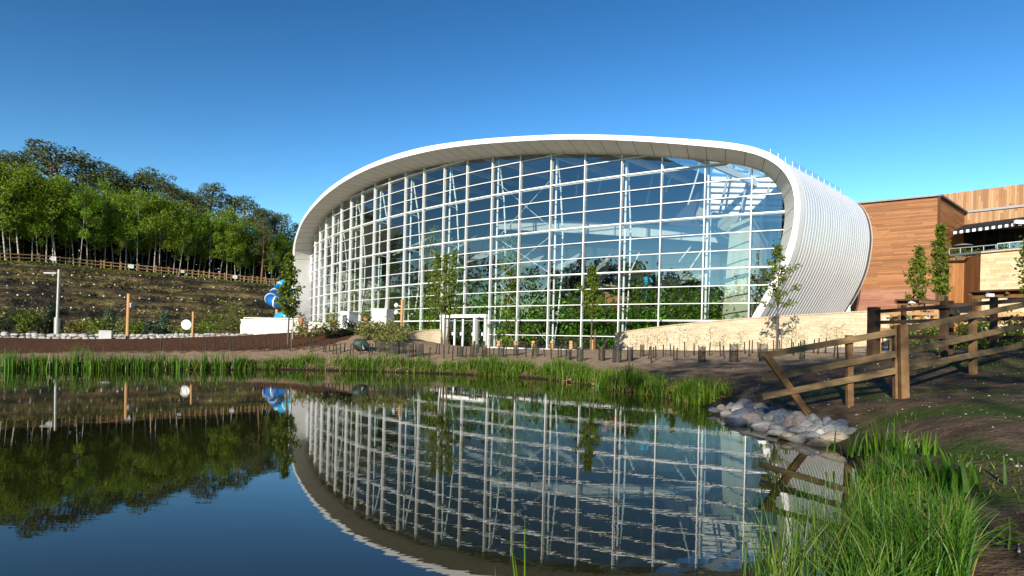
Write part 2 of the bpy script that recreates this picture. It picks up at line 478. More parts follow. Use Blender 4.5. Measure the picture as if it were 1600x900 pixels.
def cp(px, Y, z):
    return (ray(px, 540)[0] * Y, Y, z)
CP = [cp(1327, 10.2, .44), cp(1408, 10.0, .66), cp(1520, 11.3, 1.0), cp(1478, 13.3, 1.30), cp(1553, 12.5, 1.32), cp(1365, 15.0, 1.33), cp(1600, 12.5, 1.38),
      cp(1250, 16.0, .62), cp(1150, 17.5, .50), cp(1250, 22, .88), cp(1095, 26, .76), cp(1200, 28, .97), cp(1300, 28, 1.2), cp(1000, 37, 1.08), cp(1200, 35, 1.36), cp(1340, 30, 1.55), cp(1400, 26, 1.5),
      cp(1500, 18, 1.4), cp(1600, 20, 1.5), (4.2, 5.0, .42), (6, 7, .72), (3.2, 3.0, .34), (6, 3.5, .5), (0, 1, .12), (-5, 0.8, .18), (-12, 0.5, .25), (0, -10, .3), (12, -5, .6), (-25, -10, .5), (25, 5, 1.6), (16, 8, 1.4),
      (-18.2, 24, .5), cp(0, 25.5, .6), (-22.8, 30, .98), cp(0, 30, .98), cp(300, 26.5, .60), cp(300, 31, 1.17), cp(200, 30.5, 1.04), cp(430, 33, 1.42), cp(430, 28, .7), cp(120, 36, .8), cp(250, 38, .85), cp(20, 38, .78),
      cp(700, 30, .85), cp(560, 29, .80), cp(750, 42, .90), cp(850, 30, .92), cp(900, 30, 1.0), cp(980, 28, .88), cp(870, 42, .92), cp(820, 47, .80), cp(1000, 45, .78), cp(1100, 46, .8), cp(650, 58, .8), cp(800, 58, .8),
      cp(600, 35.5, 2.0), cp(545, 35.5, 1.95), cp(490, 36, 1.7), cp(620, 30.5, 1.05), cp(672, 38, .95), cp(690, 44, .9), cp(560, 41, 1.75), cp(480, 42, 1.7), cp(440, 45, 1.6), cp(400, 46, 1.5), cp(520, 60, 1.6), cp(470, 75, 1.6),
      cp(0, 45, 1.0), cp(120, 45, 1.0), cp(260, 46, 1.05), cp(340, 48, 1.2), cp(60, 52, 1.25), cp(200, 54, 1.3), cp(330, 58, 1.4), cp(0, 62, 1.3), cp(200, 72, 1.4), cp(400, 85, 1.6),
      (-80, 40, 1.8), (-60, 10, 1.2), (-90, 90, 2), (0, 90, 1.2), (30, 90, 1.5), (60, 60, 2), (60, 20, 1.8), (50, -30, 1), (-50, -40, .8), (0, -50, .6), (32, 45, 1.6), (40, 70, 1.8)]
CP = np.array(CP)
def _U(r2): return np.where(r2 > 1e-9, r2 * np.log(r2 + 1e-12), 0.0)
_n = len(CP)
_K = _U(((CP[:, None, :2] - CP[None, :, :2]) ** 2).sum(-1)) + np.eye(_n) * 4.0
_P = np.hstack([np.ones((_n, 1)), CP[:, :2]])
_L = np.zeros((_n + 3, _n + 3)); _L[:_n, :_n] = _K; _L[:_n, _n:] = _P; _L[_n:, :_n] = _P.T
_W = np.linalg.solve(_L, np.concatenate([CP[:, 2], np.zeros(3)]))

def vnoise(x, y):
    z = 0
    for k, (fx, fy, ph, am) in enumerate(((.9, .5, 0, .5), (-.6, 1.1, 1.3, .5), (2.1, 1.7, 2.2, .3), (1.8, -2.6, .7, .3), (4.3, 3.1, 1.9, .16), (-3.7, 4.9, 4.0, .16))):
        z = z + am * np.sin(x * fx + y * fy + ph)
    return z

def terrain(X, Y):
    X = np.asarray(X, float); Y = np.asarray(Y, float)
    x, y = X.ravel(), Y.ravel()
    z = np.empty_like(x)
    for i in range(0, len(x), 20000):
        a, b = x[i:i + 20000], y[i:i + 20000]
        z[i:i + 20000] = _U((a[:, None] - CP[None, :, 0]) ** 2 + (b[:, None] - CP[None, :, 1]) ** 2) @ _W[:_n] + _W[_n] + _W[_n + 1] * a + _W[_n + 2] * b
    far = np.clip((np.hypot(x, y - 30) - 75) / 40, 0, 1)
    z = np.clip(z, 0.1, 2.8) * (1 - far) + 1.4 * far
    d = signed_dist(x, y)
    rise = np.clip((d + 0.05) / 1.5, 0, 1); rise = rise * (2 - rise)
    z = z * rise + 0.035 * vnoise(x * 1.3, y * 1.3) * np.clip(d / 2, 0, 1)
    z = np.where(d < 0.0, np.maximum(d * 0.45, -1.2), z + 0.015)
    return z.reshape(X.shape)

def tz(x, y): return float(terrain(np.array([x]), np.array([y]))[0])

def ground_at(px, py, y0=3.0, y1=70.0):
    """the first point of the terrain seen through a photo pixel"""
    a, b = ray(px, py)
    t = np.linspace(y0, y1, 900)
    h = terrain(a * t, t)
    k = np.argmax(CAMZ + b * t < h)
    if k == 0: k = len(t) - 1
    Y = t[k]
    return Vector((a * Y, Y, float(h[k])))

def axis_grid(lo, hi, step, far):
    c = np.arange(lo, hi + 1e-6, step)
    out, s, p = [], step, hi
    while p < far: s *= 1.45; p += s; out.append(p)
    left, s, p = [], step, lo
    while p > -far: s *= 1.45; p -= s; left.append(p)
    return np.concatenate([left[::-1], c, out])
gx = np.concatenate([axis_grid(-46, 0, 0.5, 2500)[:-0 or None]])
gx = np.unique(np.round(np.concatenate([axis_grid(-60, 40, 0.5, 2500), np.arange(-1, 12, 0.2)]), 3))
gy = np.unique(np.round(np.concatenate([axis_grid(-12, 72, 0.5, 2500), np.arange(1, 14, 0.2)]), 3))
GX, GY = np.meshgrid(gx, gy)
GZ = terrain(GX, GY)
nx, ny = len(gx), len(gy)
idx = np.arange(nx * ny).reshape(ny, nx)
F = np.stack([idx[:-1, :-1], idx[:-1, 1:], idx[1:, 1:], idx[1:, :-1]], -1).reshape(-1, 4)

def ground_mat():
    m, nt, nodes, links = new_mat('bare_earth_bank')
    geo = nodes.new('ShaderNodeNewGeometry'); pos = geo.outputs['Position']
    sx = nodes.new('ShaderNodeSeparateXYZ'); links.new(pos, sx.inputs[0])
    n1 = noise(nt, 0.5, 6, vec=pos); n2 = noise(nt, 3.0, 6, vec=pos); n3 = noise(nt, 22, 4, vec=pos)
    soil = ramp(nt, n2, [(0.28, (0.05, 0.033, 0.02)), (0.5, (0.10, 0.07, 0.044)), (0.75, (0.17, 0.125, 0.08))])
    soil = mixc(nt, 1.0, soil, ramp(nt, n3, [(0.3, (0.65, 0.62, 0.6)), (0.7, (1.15, 1.12, 1.1))]), 'MULTIPLY')
    sand = ramp(nt, n2, [(0.3, (0.24, 0.165, 0.10)), (0.7, (0.36, 0.265, 0.17))])
    # sandy strip on the far bank
    fy = mth(nt, 'SMOOTHSTEP' if False else 'MULTIPLY_ADD', sx.outputs[1], 0.16, -3.1)
    fsand = mth(nt, 'MINIMUM', mth(nt, 'MAXIMUM', mth(nt, 'ADD', fy, mth(nt, 'MULTIPLY_ADD', n1, 2.0, -1.0)), 0.0), 1.0)
    col = mixc(nt, fsand, soil, sand)
    # bark mulch on the left bed
    mul = ramp(nt, noise(nt, 9, 6, vec=pos), [(0.3, (0.032, 0.014, 0.007)), (0.55, (0.10, 0.044, 0.02)), (0.8, (0.21, 0.10, 0.05))])
    line = mth(nt, 'MULTIPLY_ADD', sx.outputs[0], -0.55, sx.outputs[1])         # follows the water line
    fm = mth(nt, 'MULTIPLY', mth(nt, 'SUBTRACT', line, mth(nt, 'MULTIPLY_ADD', n2, 2.2, 33.0)), 1.2)
    fm = mth(nt, 'MULTIPLY', mth(nt, 'MINIMUM', mth(nt, 'MAXIMUM', fm, 0), 1), mth(nt, 'LESS_THAN', sx.outputs[0], mth(nt, 'MULTIPLY_ADD', n1, 6, -12.0)))
    fm = mth(nt, 'MULTIPLY', fm, mth(nt, 'LESS_THAN', sx.outputs[1], 44.0))
    col = mixc(nt, fm, col, mul)
    # thin new grass and moss on the near bank
    gr = ramp(nt, n3, [(0.3, (0.020, 0.034, 0.006)), (0.7, (0.065, 0.095, 0.014))])
    nearf = mth(nt, 'MINIMUM', mth(nt, 'MAXIMUM', mth(nt, 'MULTIPLY_ADD', sx.outputs[1], -0.18, 2.7), 0), 1)
    fg = mth(nt, 'MULTIPLY', nearf, ramp(nt, noise(nt, 0.9, 6, vec=pos), [(0.47, (0, 0, 0)), (0.60, (1, 1, 1))]))
    col = mixc(nt, fg, col, gr)
    # wet mud at the water line
    wet = mth(nt, 'MINIMUM', mth(nt, 'MAXIMUM', mth(nt, 'MULTIPLY_ADD', sx.outputs[2], -7.0, 1.3), 0), 1)
    col = mixc(nt, wet, col, (0.022, 0.016, 0.009))
    # scattered pale pebbles
    v = N(nt, 'ShaderNodeTexVoronoi', i_Scale=5.5); links.new(pos, v.inputs['Vector'])
    wn = nodes.new('ShaderNodeSeparateColor'); links.new(v.outputs['Color'], wn.inputs[0])
    peb = mth(nt, 'MULTIPLY', mth(nt, 'LESS_THAN', v.outputs['Distance'], mth(nt, 'MULTIPLY', wn.outputs[0], 0.17)), mth(nt, 'GREATER_THAN', wn.outputs[1], 0.80))
    peb = mth(nt, 'MULTIPLY', peb, mth(nt, 'SUBTRACT', 1.0, fm))
    col = mixc(nt, peb, col, (0.5, 0.45, 0.37))
    h = mth(nt, 'ADD', mth(nt, 'MULTIPLY', n2, 1.0), mth(nt, 'MULTIPLY', n3, 0.5))
    h = mth(nt, 'ADD', h, mth(nt, 'MULTIPLY', peb, 0.5))
    finish(nt, col, 0.95, 0, bump(nt, h, 0.9, 0.09), 0.15)
    return m
tag(np_mesh('ground', np.stack([GX, GY, GZ], -1).reshape(-1, 3), F, ground_mat(), smooth=True), kind='structure')

# ------------------------------------------------------------------ water
def water_mat():
    m, nt, nodes, links = new_mat('pond_water')
    geo = nodes.new('ShaderNodeNewGeometry'); pos = geo.outputs['Position']
    a = noise(nt, 1.0, 3, vec=pos, stretch=(1.6, 4.5, 1)); b = noise(nt, 1.0, 2, vec=pos, stretch=(5.0, 11.0, 1)); c = noise(nt, 1.0, 2, vec=pos, stretch=(.25, .55, 1))
    h = mth(nt, 'ADD', mth(nt, 'MULTIPLY', a, 0.75), mth(nt, 'MULTIPLY', b, 0.3))
    # calm and slightly ruffled patches
    calm = mth(nt, 'MULTIPLY_ADD', ramp(nt, c, [(0.35, (0, 0, 0)), (0.7, (1, 1, 1))]), 0.8, 0.35)
    h = mth(nt, 'MULTIPLY', h, calm)
    big = noise(nt, 0.3, 3, vec=pos)
    col = ramp(nt, big, [(0.3, (0.010, 0.012, 0.004)), (0.7, (0.020, 0.021, 0.006))])
    p = finish(nt, col, 0.0, 0, bump(nt, h, 0.075, 0.012), 0.5)
    p.inputs['IOR'].default_value = 1.48
    return m
wb = MB(); 
wb.face([(-34, 0.5, 0), (12, 0.5, 0), (12, 28, 0), (-34, 28, 0)])
tag(wb.build('water', water_mat()), kind='structure')

# ================================================================== HILLSIDE (left)
def px_line(pts, n=60):
    """[(px, Y, z)] -> resampled world polyline"""
    W = np.array([[ray(px, 520)[0] * Y, Y, z] for px, Y, z in pts])
    t = np.linspace(0, len(W) - 1, n); i = np.minimum(t.astype(int), len(W) - 2); f = (t - i)[:, None]
    return W[i] * (1 - f) + W[i + 1] * f
TOP = px_line([(-420, 66, 11.2), (-150, 70, 10.8), (0, 75, 10.35), (150, 84, 10.4), (300, 93, 10.4), (430, 102, 10.4), (560, 118, 10.4), (700, 140, 10.4)], 140)
# fit the top edge to the skyline of the bank in the photo
def bank_top_y(px): return np.interp(px, [-420, 0, 60, 150, 250, 300, 350, 430, 470, 700], [390, 408, 410, 419, 428, 433, 438, 446, 450, 462])
for q in TOP:
    pxq = PX0 + q[0] / q[1] * FPX
    q[2] = CAMZ + ray(pxq, bank_top_y(pxq))[1] * q[1]
BOT = px_line([(-420, 54, 1.1), (-150, 57, 1.1), (0, 60, 1.1), (150, 68, 1.2), (300, 76, 1.3), (430, 87, 1.5), (560, 104, 1.8), (700, 126, 1.6)], 140)
def bank_pt(i, t):
    """t 0 foot .. 1 top, bulging terraces"""
    p = BOT[i] * (1 - t) + TOP[i] * t
    return p
nt_ = 40
V = []
for i in range(140):
    for j in range(nt_ + 1):
        t = j / nt_
        p = bank_pt(i, t).copy()
        w = 0.30 * math.sin(t * 40 + 0.6 * math.sin(i * .21)) + 0.25 * float(vnoise(i * .9, t * 14))
        p[1] += w * (1 if 0 < j < nt_ else 0); p[0] -= w * .5 * (1 if 0 < j < nt_ else 0)
        if j == 0: p[2] -= 1.0
        V.append(p)
F = np.array([[i * (nt_ + 1) + j, (i + 1) * (nt_ + 1) + j, (i + 1) * (nt_ + 1) + j + 1, i * (nt_ + 1) + j + 1] for i in range(139) for j in range(nt_)])
def bank_mat():
    m, nt, nodes, links = new_mat('netted_earth_embankment')
    geo = nodes.new('ShaderNodeNewGeometry'); pos = geo.outputs['Position']
    n1 = noise(nt, 0.22, 5, vec=pos, stretch=(1, 1, 4.5)); n2 = noise(nt, 1.6, 6, vec=pos, stretch=(1, 1, 2.2)); n3 = noise(nt, 7, 4, vec=pos)
    col = ramp(nt, mth(nt, 'ADD', mth(nt, 'MULTIPLY', n1, .6), mth(nt, 'MULTIPLY', n2, .42)), [(0.38, (0.025, 0.024, 0.022)), (0.47, (0.075, 0.056, 0.03)), (0.54, (0.165, 0.125, 0.05)), (0.68, (0.27, 0.205, 0.08))])
    sx = nodes.new('ShaderNodeSeparateXYZ'); links.new(pos, sx.inputs[0])
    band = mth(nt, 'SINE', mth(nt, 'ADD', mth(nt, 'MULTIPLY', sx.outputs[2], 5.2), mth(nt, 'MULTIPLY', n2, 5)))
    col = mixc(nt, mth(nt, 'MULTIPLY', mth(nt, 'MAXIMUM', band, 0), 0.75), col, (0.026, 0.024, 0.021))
    col = mixc(nt, 1.0, col, ramp(nt, n3, [(0.3, (0.62, 0.62, 0.62)), (0.7, (1.25, 1.25, 1.25))]), 'MULTIPLY')
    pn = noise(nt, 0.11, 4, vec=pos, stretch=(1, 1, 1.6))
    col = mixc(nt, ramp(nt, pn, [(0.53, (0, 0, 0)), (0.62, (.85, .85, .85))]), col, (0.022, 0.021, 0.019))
    finish(nt, col, 0.95, 0, bump(nt, mth(nt, 'ADD', n2, mth(nt, 'MULTIPLY', n3, .4)), 0.9, 0.4), 0.1)
    return m
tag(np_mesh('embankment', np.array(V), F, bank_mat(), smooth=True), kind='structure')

# plateau on top: strips going back from the top edge
V, F = [], []
rows = [0, 1.2, 3, 6, 12, 25, 45, 80]
for i in range(140):
    d = np.array([-0.55, 0.83])
    for r in rows:
        q = TOP[i]
        V.append((q[0] + d[0] * r, q[1] + d[1] * r, q[2] + 0.02 + 0.03 * r * (1 if r < 10 else .7) + (0 if r == 0 else 0.1 * float(vnoise(i * .7, r)))))
k = len(rows)
F = np.array([[i * k + j, (i + 1) * k + j, (i + 1) * k + j + 1, i * k + j + 1] for i in range(139) for j in range(k - 1)])
M['hilltop'] = simple('woodland_floor', (0.085, 0.105, 0.02), (0.045, 0.055, 0.014), 0.8, 0.95, 0, 0.5)
tag(np_mesh('hillside', np.array(V), F, M['hilltop'], smooth=True), kind='structure')
def plateau(px, back):
    """point on the hill top behind the edge seen at photo column px"""
    cols = PX0 + TOP[:, 0] / TOP[:, 1] * FPX
    q = np.array([np.interp(px, cols, TOP[:, c]) for c in range(3)])
    y = q[1] + back
    return Vector((ray(px, 430)[0] * y, y, q[2] + 0.02 + 0.03 * min(back, 12)))

# ------------------------------------------------------------------ path
pc = [at(655, 545, 46), at(760, 545, 42.3), at(870, 545, 40.6), at(960, 545, 38.6), at(1060, 545, 36.0), at(1180, 545, 33.2), at(1290, 545, 30.2), at(1380, 545, 27), at(1460, 545, 22.5), at(1530, 545, 18.5), at(1620, 545, 16.0), at(1750, 545, 14.5)]
pc = np.array([[p.x, p.y] for p in pc])
t = np.linspace(0, len(pc) - 1, 120); i = np.minimum(t.astype(int), len(pc) - 2); f = (t - i)[:, None]
C = pc[i] * (1 - f) + pc[i + 1] * f
T = np.gradient(C, axis=0); T /= np.linalg.norm(T, axis=1)[:, None]; Nn = np.stack([-T[:, 1], T[:, 0]], 1)
hw = np.interp(t, [0, 2, 5, 7, 9, 11], [2.2, 1.5, 0.9, 0.9, 1.5, 1.7])
V = []
for j in range(9):
    P = C + Nn * (hw * (j / 4 - 1))[:, None]
    V.append(np.column_stack([P, terrain(P[:, 0], P[:, 1]) + 0.03]))
V = np.stack(V, 1).reshape(-1, 3)
F = np.array([[a * 9 + b, (a + 1) * 9 + b, (a + 1) * 9 + b + 1, a * 9 + b + 1] for a in range(119) for b in range(8)])
F = F[:, ::-1]
tag(np_mesh('path', V, F, M['path'], smooth=True), kind='structure')
# ================================================================== THE GLAZED HALL
X0, Z0, TH0, RAD = 2.40275 * 1.2, 39.80285 * 1.2, -0.6159, 100.669
CXC, CYC = X0 - math.sin(TH0) * RAD, Z0 + math.cos(TH0) * RAD
SP = 3.029
def fac(s, d=0.0, z=0.0):
    """facade coordinates: s along the glass, d outwards, z up"""
    a = TH0 + s / RAD
    return Vector((CXC + math.sin(a) * (RAD + d), CYC - math.cos(a) * (RAD + d), z))
def fax(s):
    a = TH0 + s / RAD
    return Vector((math.cos(a), math.sin(a), 0)), Vector((math.sin(a), -math.cos(a), 0))   # tangent, outward normal
EXV = Vector((10.25, 9.7, 0)); EXL = EXV.length; EXD = EXV.normalized()

IN = [(-48.0, .9), (-48.0, 3), (-48.2, 6.5), (-48.5, 9.4), (-48.8, 12.0), (-48.6, 13.2), (-48.0, 14.2), (-46.9, 14.95), (-45.3, 15.65), (-44.0, 16.05), (-41.8, 16.55), (-39.7, 16.98), (-36.9, 17.24), (-34.4, 17.45), (-27.9, 17.98), (-23.9, 18.17), (-21.5, 18.19),
      (-18.4, 18.13), (-15.4, 18.0), (-12.25, 17.83), (-9.3, 17.62), (-6.2, 17.36), (-3.1, 17.02), (-.1, 16.6), (2.9, 16.13), (6.0, 15.6), (7.4, 15.35), (9.15, 14.98), (12.2, 14.35), (13.2, 14.1), (14.4, 13.85), (15.24, 13.58), (15.8, 13.27), (16.2, 12.87), (16.6, 12.36), (16.92, 11.83), (17.15, 11.13),
      (17.22, 10.54), (17.2, 9.87), (17.13, 9.2), (17.02, 8.36), (16.87, 7.53), (16.7, 6.77), (16.29, 5.51), (15.78, 4.41), (15.27, 3.39), (14.1, .9)]
MID = [(-46.6, .9), (-46.8, 3.7), (-47.7, 9.0), (-47.9, 12.4), (-47.4, 13.6), (-46.2, 14.4), (-44.3, 15.3), (-41.9, 16.2), (-39.0, 16.8), (-36.3, 17.2), (-31.7, 17.85), (-26.3, 18.35), (-20.8, 18.58), (-16.3, 18.5), (-10.75, 18.23), (-7.6, 17.93), (-4.9, 17.62), (-2.2, 17.26), (1.3, 16.8), (4.44, 16.27), (7.3, 15.72), (10, 15.14), (12.83, 14.48), (14.2, 14.18),
       (15.05, 13.94), (15.65, 13.68), (16.31, 13.28), (16.82, 12.83), (17.25, 12.31), (17.62, 11.48), (17.76, 10.76), (17.79, 9.97), (17.74, 9.03), (17.55, 8.1), (17.09, 6.53), (16.41, 5.12), (15.51, 3.31), (14.3, .9)]
OUT = [(-47.9, .9), (-48.05, 3.7), (-49.0, 9.1), (-49.2, 12.6), (-48.7, 13.9), (-47.3, 14.75), (-44.9, 15.75), (-42.4, 16.55), (-40.2, 17.0), (-36.9, 17.58), (-32.2, 18.3), (-27, 18.76), (-22.3, 18.98), (-17.6, 19.02), (-12.84, 18.86), (-8.4, 18.44), (-4.93, 18.03), (-2.2, 17.66), (2.37, 17.0), (4.43, 16.63), (7.3, 16.07), (9.96, 15.52),
       (11.6, 15.16), (13.5, 14.75), (15.12, 14.32), (15.86, 14.0), (16.51, 13.58), (17.09, 13.12), (17.52, 12.59), (17.82, 11.86), (18.01, 11.05), (18.09, 10.26), (18.07, 9.48), (18.0, 8.9), (17.88, 7.92), (17.62, 6.91), (17.11, 5.66), (16.16, 3.72), (15.95, 3.3), (14.75, .9)]
NPH = 200
def polar(L, c=(-10.0, 5.0), n=NPH):
    P = np.array(L, float)
    # dense resample then angle
    t = np.linspace(0, len(P) - 1, 4000); i = np.minimum(t.astype(int), len(P) - 2); f = (t - i)[:, None]
    Q = P[i] * (1 - f) + P[i + 1] * f
    ang = np.unwrap(np.arctan2(Q[:, 1] - c[1], (Q[:, 0] - c[0])))
    a0, a1 = ang[0], ang[-1]
    # arc-length like parameter that is common to the three curves
    return Q, ang
def resample(L, n=NPH):
    """sample by the angle about a stretched centre so that the three outlines correspond"""
    P = np.array(L, float)
    t = np.linspace(0, len(P) - 1, 6000); i = np.minimum(t.astype(int), len(P) - 2); f = (t - i)[:, None]
    Q = P[i] * (1 - f) + P[i + 1] * f
    kx = 3.2
    ang = np.unwrap(np.arctan2(Q[:, 1] - 6.5, (Q[:, 0] + 15.5) / kx))
    u = (ang - ang[0]) / (ang[-1] - ang[0])
    out = np.stack([np.interp(np.linspace(0, 1, n), u, Q[:, c]) for c in (0, 1)], 1)
    for _ in range(6):
        out[1:-1] = out[1:-1] * .5 + (out[:-2] + out[2:]) * .25
    return out
CI, CM, CO = resample(IN), resample(MID), resample(OUT)

hall = tag(empty('leisure_hall', fac(0, 0, .9)), 'large curved glass-fronted hall with a white oval rim and ribbed silver side', 'building')
HI = Matrix.Translation(-Vector(fac(0, 0, .9)))
class HB(MB):
    def build(s, name, m, parent=None, bevel=0.0):
        o = hall.location
        root = parent is None or parent is hall
        s.v = [(p[0] - o.x, p[1] - o.y, p[2] - o.z) for p in s.v]
        return MB.build(s, name, m, parent or hall, bevel)

# rim fascia (front band, with a small return), soffit
rim = HB(); sof = HB(); endr = HB()
DF = 2.5
acc = 0.0
for i in range(NPH - 1):
    a, b = CO[i], CO[i + 1]; c, d = CM[i], CM[i + 1]
    rim.face([fac(c[0], DF, c[1]), fac(d[0], DF, d[1]), fac(b[0], DF, b[1]), fac(a[0], DF, a[1])], smooth=True)
    # inner lip 6 cm
    rim.face([fac(c[0], DF - .12, c[1]), fac(d[0], DF - .12, d[1]), fac(d[0], DF, d[1]), fac(c[0], DF, c[1])], smooth=True)
    e, g = CI[i], CI[i + 1]
    L = math.hypot((d[0] - c[0]), d[1] - c[1])
    (endr if (e[0] < -40 and c[1] < 11.2) else sof).face([fac(e[0], -.02, e[1]), fac(g[0], -.02, g[1]), fac(d[0], DF - .12, d[1]), fac(c[0], DF - .12, c[1])],
             [(acc, 0), (acc + L, 0), (acc + L, 1), (acc, 1)], smooth=True)
    acc += L
    # outer return of the fascia, going back 0.75 m
    ra, rb = fac(a[0], DF, a[1]), fac(b[0], DF, b[1])
    rim.face([ra, rb, rb + EXD * .75, ra + EXD * .75], smooth=True)
rim.build('rim', M['white']); endr.build('end_reveal', M['white'])
def soffit_mat():
    m, nt, nodes, links = new_mat('panelled_soffit')
    uvn = nodes.new('ShaderNodeUVMap'); uvn.uv_map = 'UVMap'
    sx = nodes.new('ShaderNodeSeparateXYZ'); links.new(uvn.outputs[0], sx.inputs[0])
    fr = mth(nt, 'FRACT', mth(nt, 'DIVIDE', sx.outputs[0], 1.25))
    seam = mth(nt, 'LESS_THAN', fr, 0.035)
    wn = nodes.new('ShaderNodeTexWhiteNoise'); wn.noise_dimensions = '1D'
    links.new(mth(nt, 'FLOOR', mth(nt, 'DIVIDE', sx.outputs[0], 1.25)), wn.inputs['W'])
    base = mixc(nt, wn.outputs['Value'], (0.78, 0.76, 0.68), (0.83, 0.81, 0.73))
    nf = noise(nt, 0.8, 4)
    base = mixc(nt, 1.0, base, ramp(nt, nf, [(0.3, (0.92, 0.92, 0.92)), (0.7, (1.03, 1.03, 1.03))]), 'MULTIPLY')
    col = mixc(nt, seam, base, (0.16, 0.14, 0.11))
    finish(nt, col, 0.55, 0, None, 0.35)
    return m
sof.build('soffit', soffit_mat())

# ribbed metal cladding: outline extruded back along EXD with real ribs
def shell(i0, i1, t0, t1, ribs, name, mat_, inset=.10, amp=.075, per=6):
    V, F, prof = [], [], []
    if ribs:
        for r in range(ribs):
            L = (t1 - t0) / ribs
            for (u, h) in ((0, 0), (.10, 1), (.38, 1), (.48, 0)):
                prof.append((t0 + (r + u) * L, h))
        prof.append((t1, 0))
    else:
        prof = [(t0 + (t1 - t0) * k / 8, 0) for k in range(9)]
    W = []
    for i in range(i0, i1 + 1):
        p = CO[i]
        tn = CO[min(i + 1, NPH - 1)] - CO[max(i - 1, 0)]; tn = tn / (np.linalg.norm(tn) + 1e-9)
        nrm = np.array([-tn[1], tn[0]])          # outwards in (s, z): the outline runs clockwise
        row = []
        for tt, h in prof:
            q = p + nrm * (-inset + amp * h)
            row.append(fac(q[0], DF, q[1]) + EXD * tt)
        W.append(row)
    n = len(prof); o = hall.location
    V = np.array([[(q.x - o.x, q.y - o.y, q.z - o.z) for q in row] for row in W]).reshape(-1, 3)
    F = np.array([[i * n + j, i * n + j + 1, (i + 1) * n + j + 1, (i + 1) * n + j] for i in range(i1 - i0) for j in range(n - 1)])
    return np_mesh(name, V, F, mat_, hall, smooth=False)
def clad_mat():
    m, nt, nodes, links = new_mat('silver_ribbed_cladding')
    nf = noise(nt, 0.5, 4); n2 = noise(nt, 2.0, 5, stretch=(1, 1, .15))
    col = ramp(nt, mth(nt, 'ADD', mth(nt, 'MULTIPLY', nf, .5), mth(nt, 'MULTIPLY', n2, .5)), [(0.3, (0.60, 0.63, 0.66)), (0.7, (0.69, 0.715, 0.74))])
    finish(nt, col, 0.38, 0.35, None, 0.5)
    return m
M['clad'] = clad_mat()
ia = int(np.argmax(CO[:, 0] > 12.5)); il = int(np.argmax(CO[:, 0] > -40))
shell(ia, NPH - 1, .75, EXL, 30, 'side_cladding', M['clad'], amp=.045)
# edge trim at the far end of the ribbed side
tr = HB()
for i in range(ia, NPH - 1):
    a, b = CO[i], CO[i + 1]
    pa, pb = fac(a[0], DF, a[1]) + EXD * EXL, fac(b[0], DF, b[1]) + EXD * EXL
    tr.face([pa, pb, pb + EXD * .25, pa + EXD * .25], smooth=True)
    ca = np.array(CO[i]) * .0
    qa, qb = fac(a[0] - .25, DF, a[1]) + EXD * EXL, fac(b[0] - .25, DF, b[1]) + EXD * EXL
tr.build('edge_trim', M['white'])
shell(0, il, .75, EXL, 0, 'side_wall', M['white'])
M['roofing'] = simple('pale_roof_lining', (.13, .155, .17), (.10, .12, .135), .4, .7, 0, 0)
# roof: solid strip behind the rim, then glazed, with beams
i8 = int(np.argmax(CO[:, 0] > 6.0))
shell(il, i8, .75, EXL, 0, 'roof', M['roofing'], inset=.12)
shell(i8, ia, .75, 3.5, 0, 'roof', M['roofing'], inset=.12)
shell(i8, ia, 3.5, EXL, 0, 'skylight', M['glass_roof'], inset=.12)
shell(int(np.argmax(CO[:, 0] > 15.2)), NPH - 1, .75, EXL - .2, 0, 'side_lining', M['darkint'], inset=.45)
rb = HB()
for k in range(9):
    s = -38 + k * 6.06
    j = int(np.argmin(np.abs(CO[il:ia, 0] - s))) + il
    p = fac(CO[j][0], DF, CO[j][1] - .55)
    rb.beam(p + EXD * 3, p + EXD * (EXL), .22, .5)
rb.build('roof_beam', M['white'])

# glazing
def zrange(s, L=CI):
    """lowest and highest point of the opening at s"""
    zs = []
    for i in range(len(L) - 1):
        a, b = L[i], L[i + 1]
        if (a[0] - s) * (b[0] - s) <= 0 and a[0] != b[0]:
            zs.append(a[1] + (b[1] - a[1]) * (s - a[0]) / (b[0] - a[0]))
    if not zs: return None
    if len(zs) == 1: return (.9, zs[0])
    return (min(zs), max(zs))
def srange(z, L=CI):
    ss = []
    for i in range(len(L) - 1):
        a, b = L[i], L[i + 1]
        if (a[1] - z) * (b[1] - z) <= 0 and a[1] != b[1]:
            ss.append(a[0] + (b[0] - a[0]) * (z - a[1]) / (b[1] - a[1]))
    if len(ss) < 2: return None
    return min(ss), max(ss)
cols = [(i - 15) * SP for i in range(-2, 21)]
rowz = [3.23 + 1.2 * k for k in range(-1, 13)]
DOOR = (cols[13 + 0] , cols[15])                     # placed below
c_at = lambda i: (i - 15) * SP
DOOR = (c_at(11) + .35, c_at(13))
GZ_ = HB()
ss = sorted(set([c for c in cols] + list(np.linspace(-48.85, -45, 16)) + list(np.linspace(14.0, 17.22, 18))))
zl = [.9] + rowz
prng = random.Random(5)
def pane(s0, s1, z0, z1):
    # each pane is set very slightly out of true, as real panes are
    j = [prng.uniform(-.010, .010) for _ in range(3)]
    GZ_.face([fac(s0, j[0], z0), fac(s1, j[1], z0), fac(s1, j[1] + j[2], z1), fac(s0, j[0] + j[2], z1)])
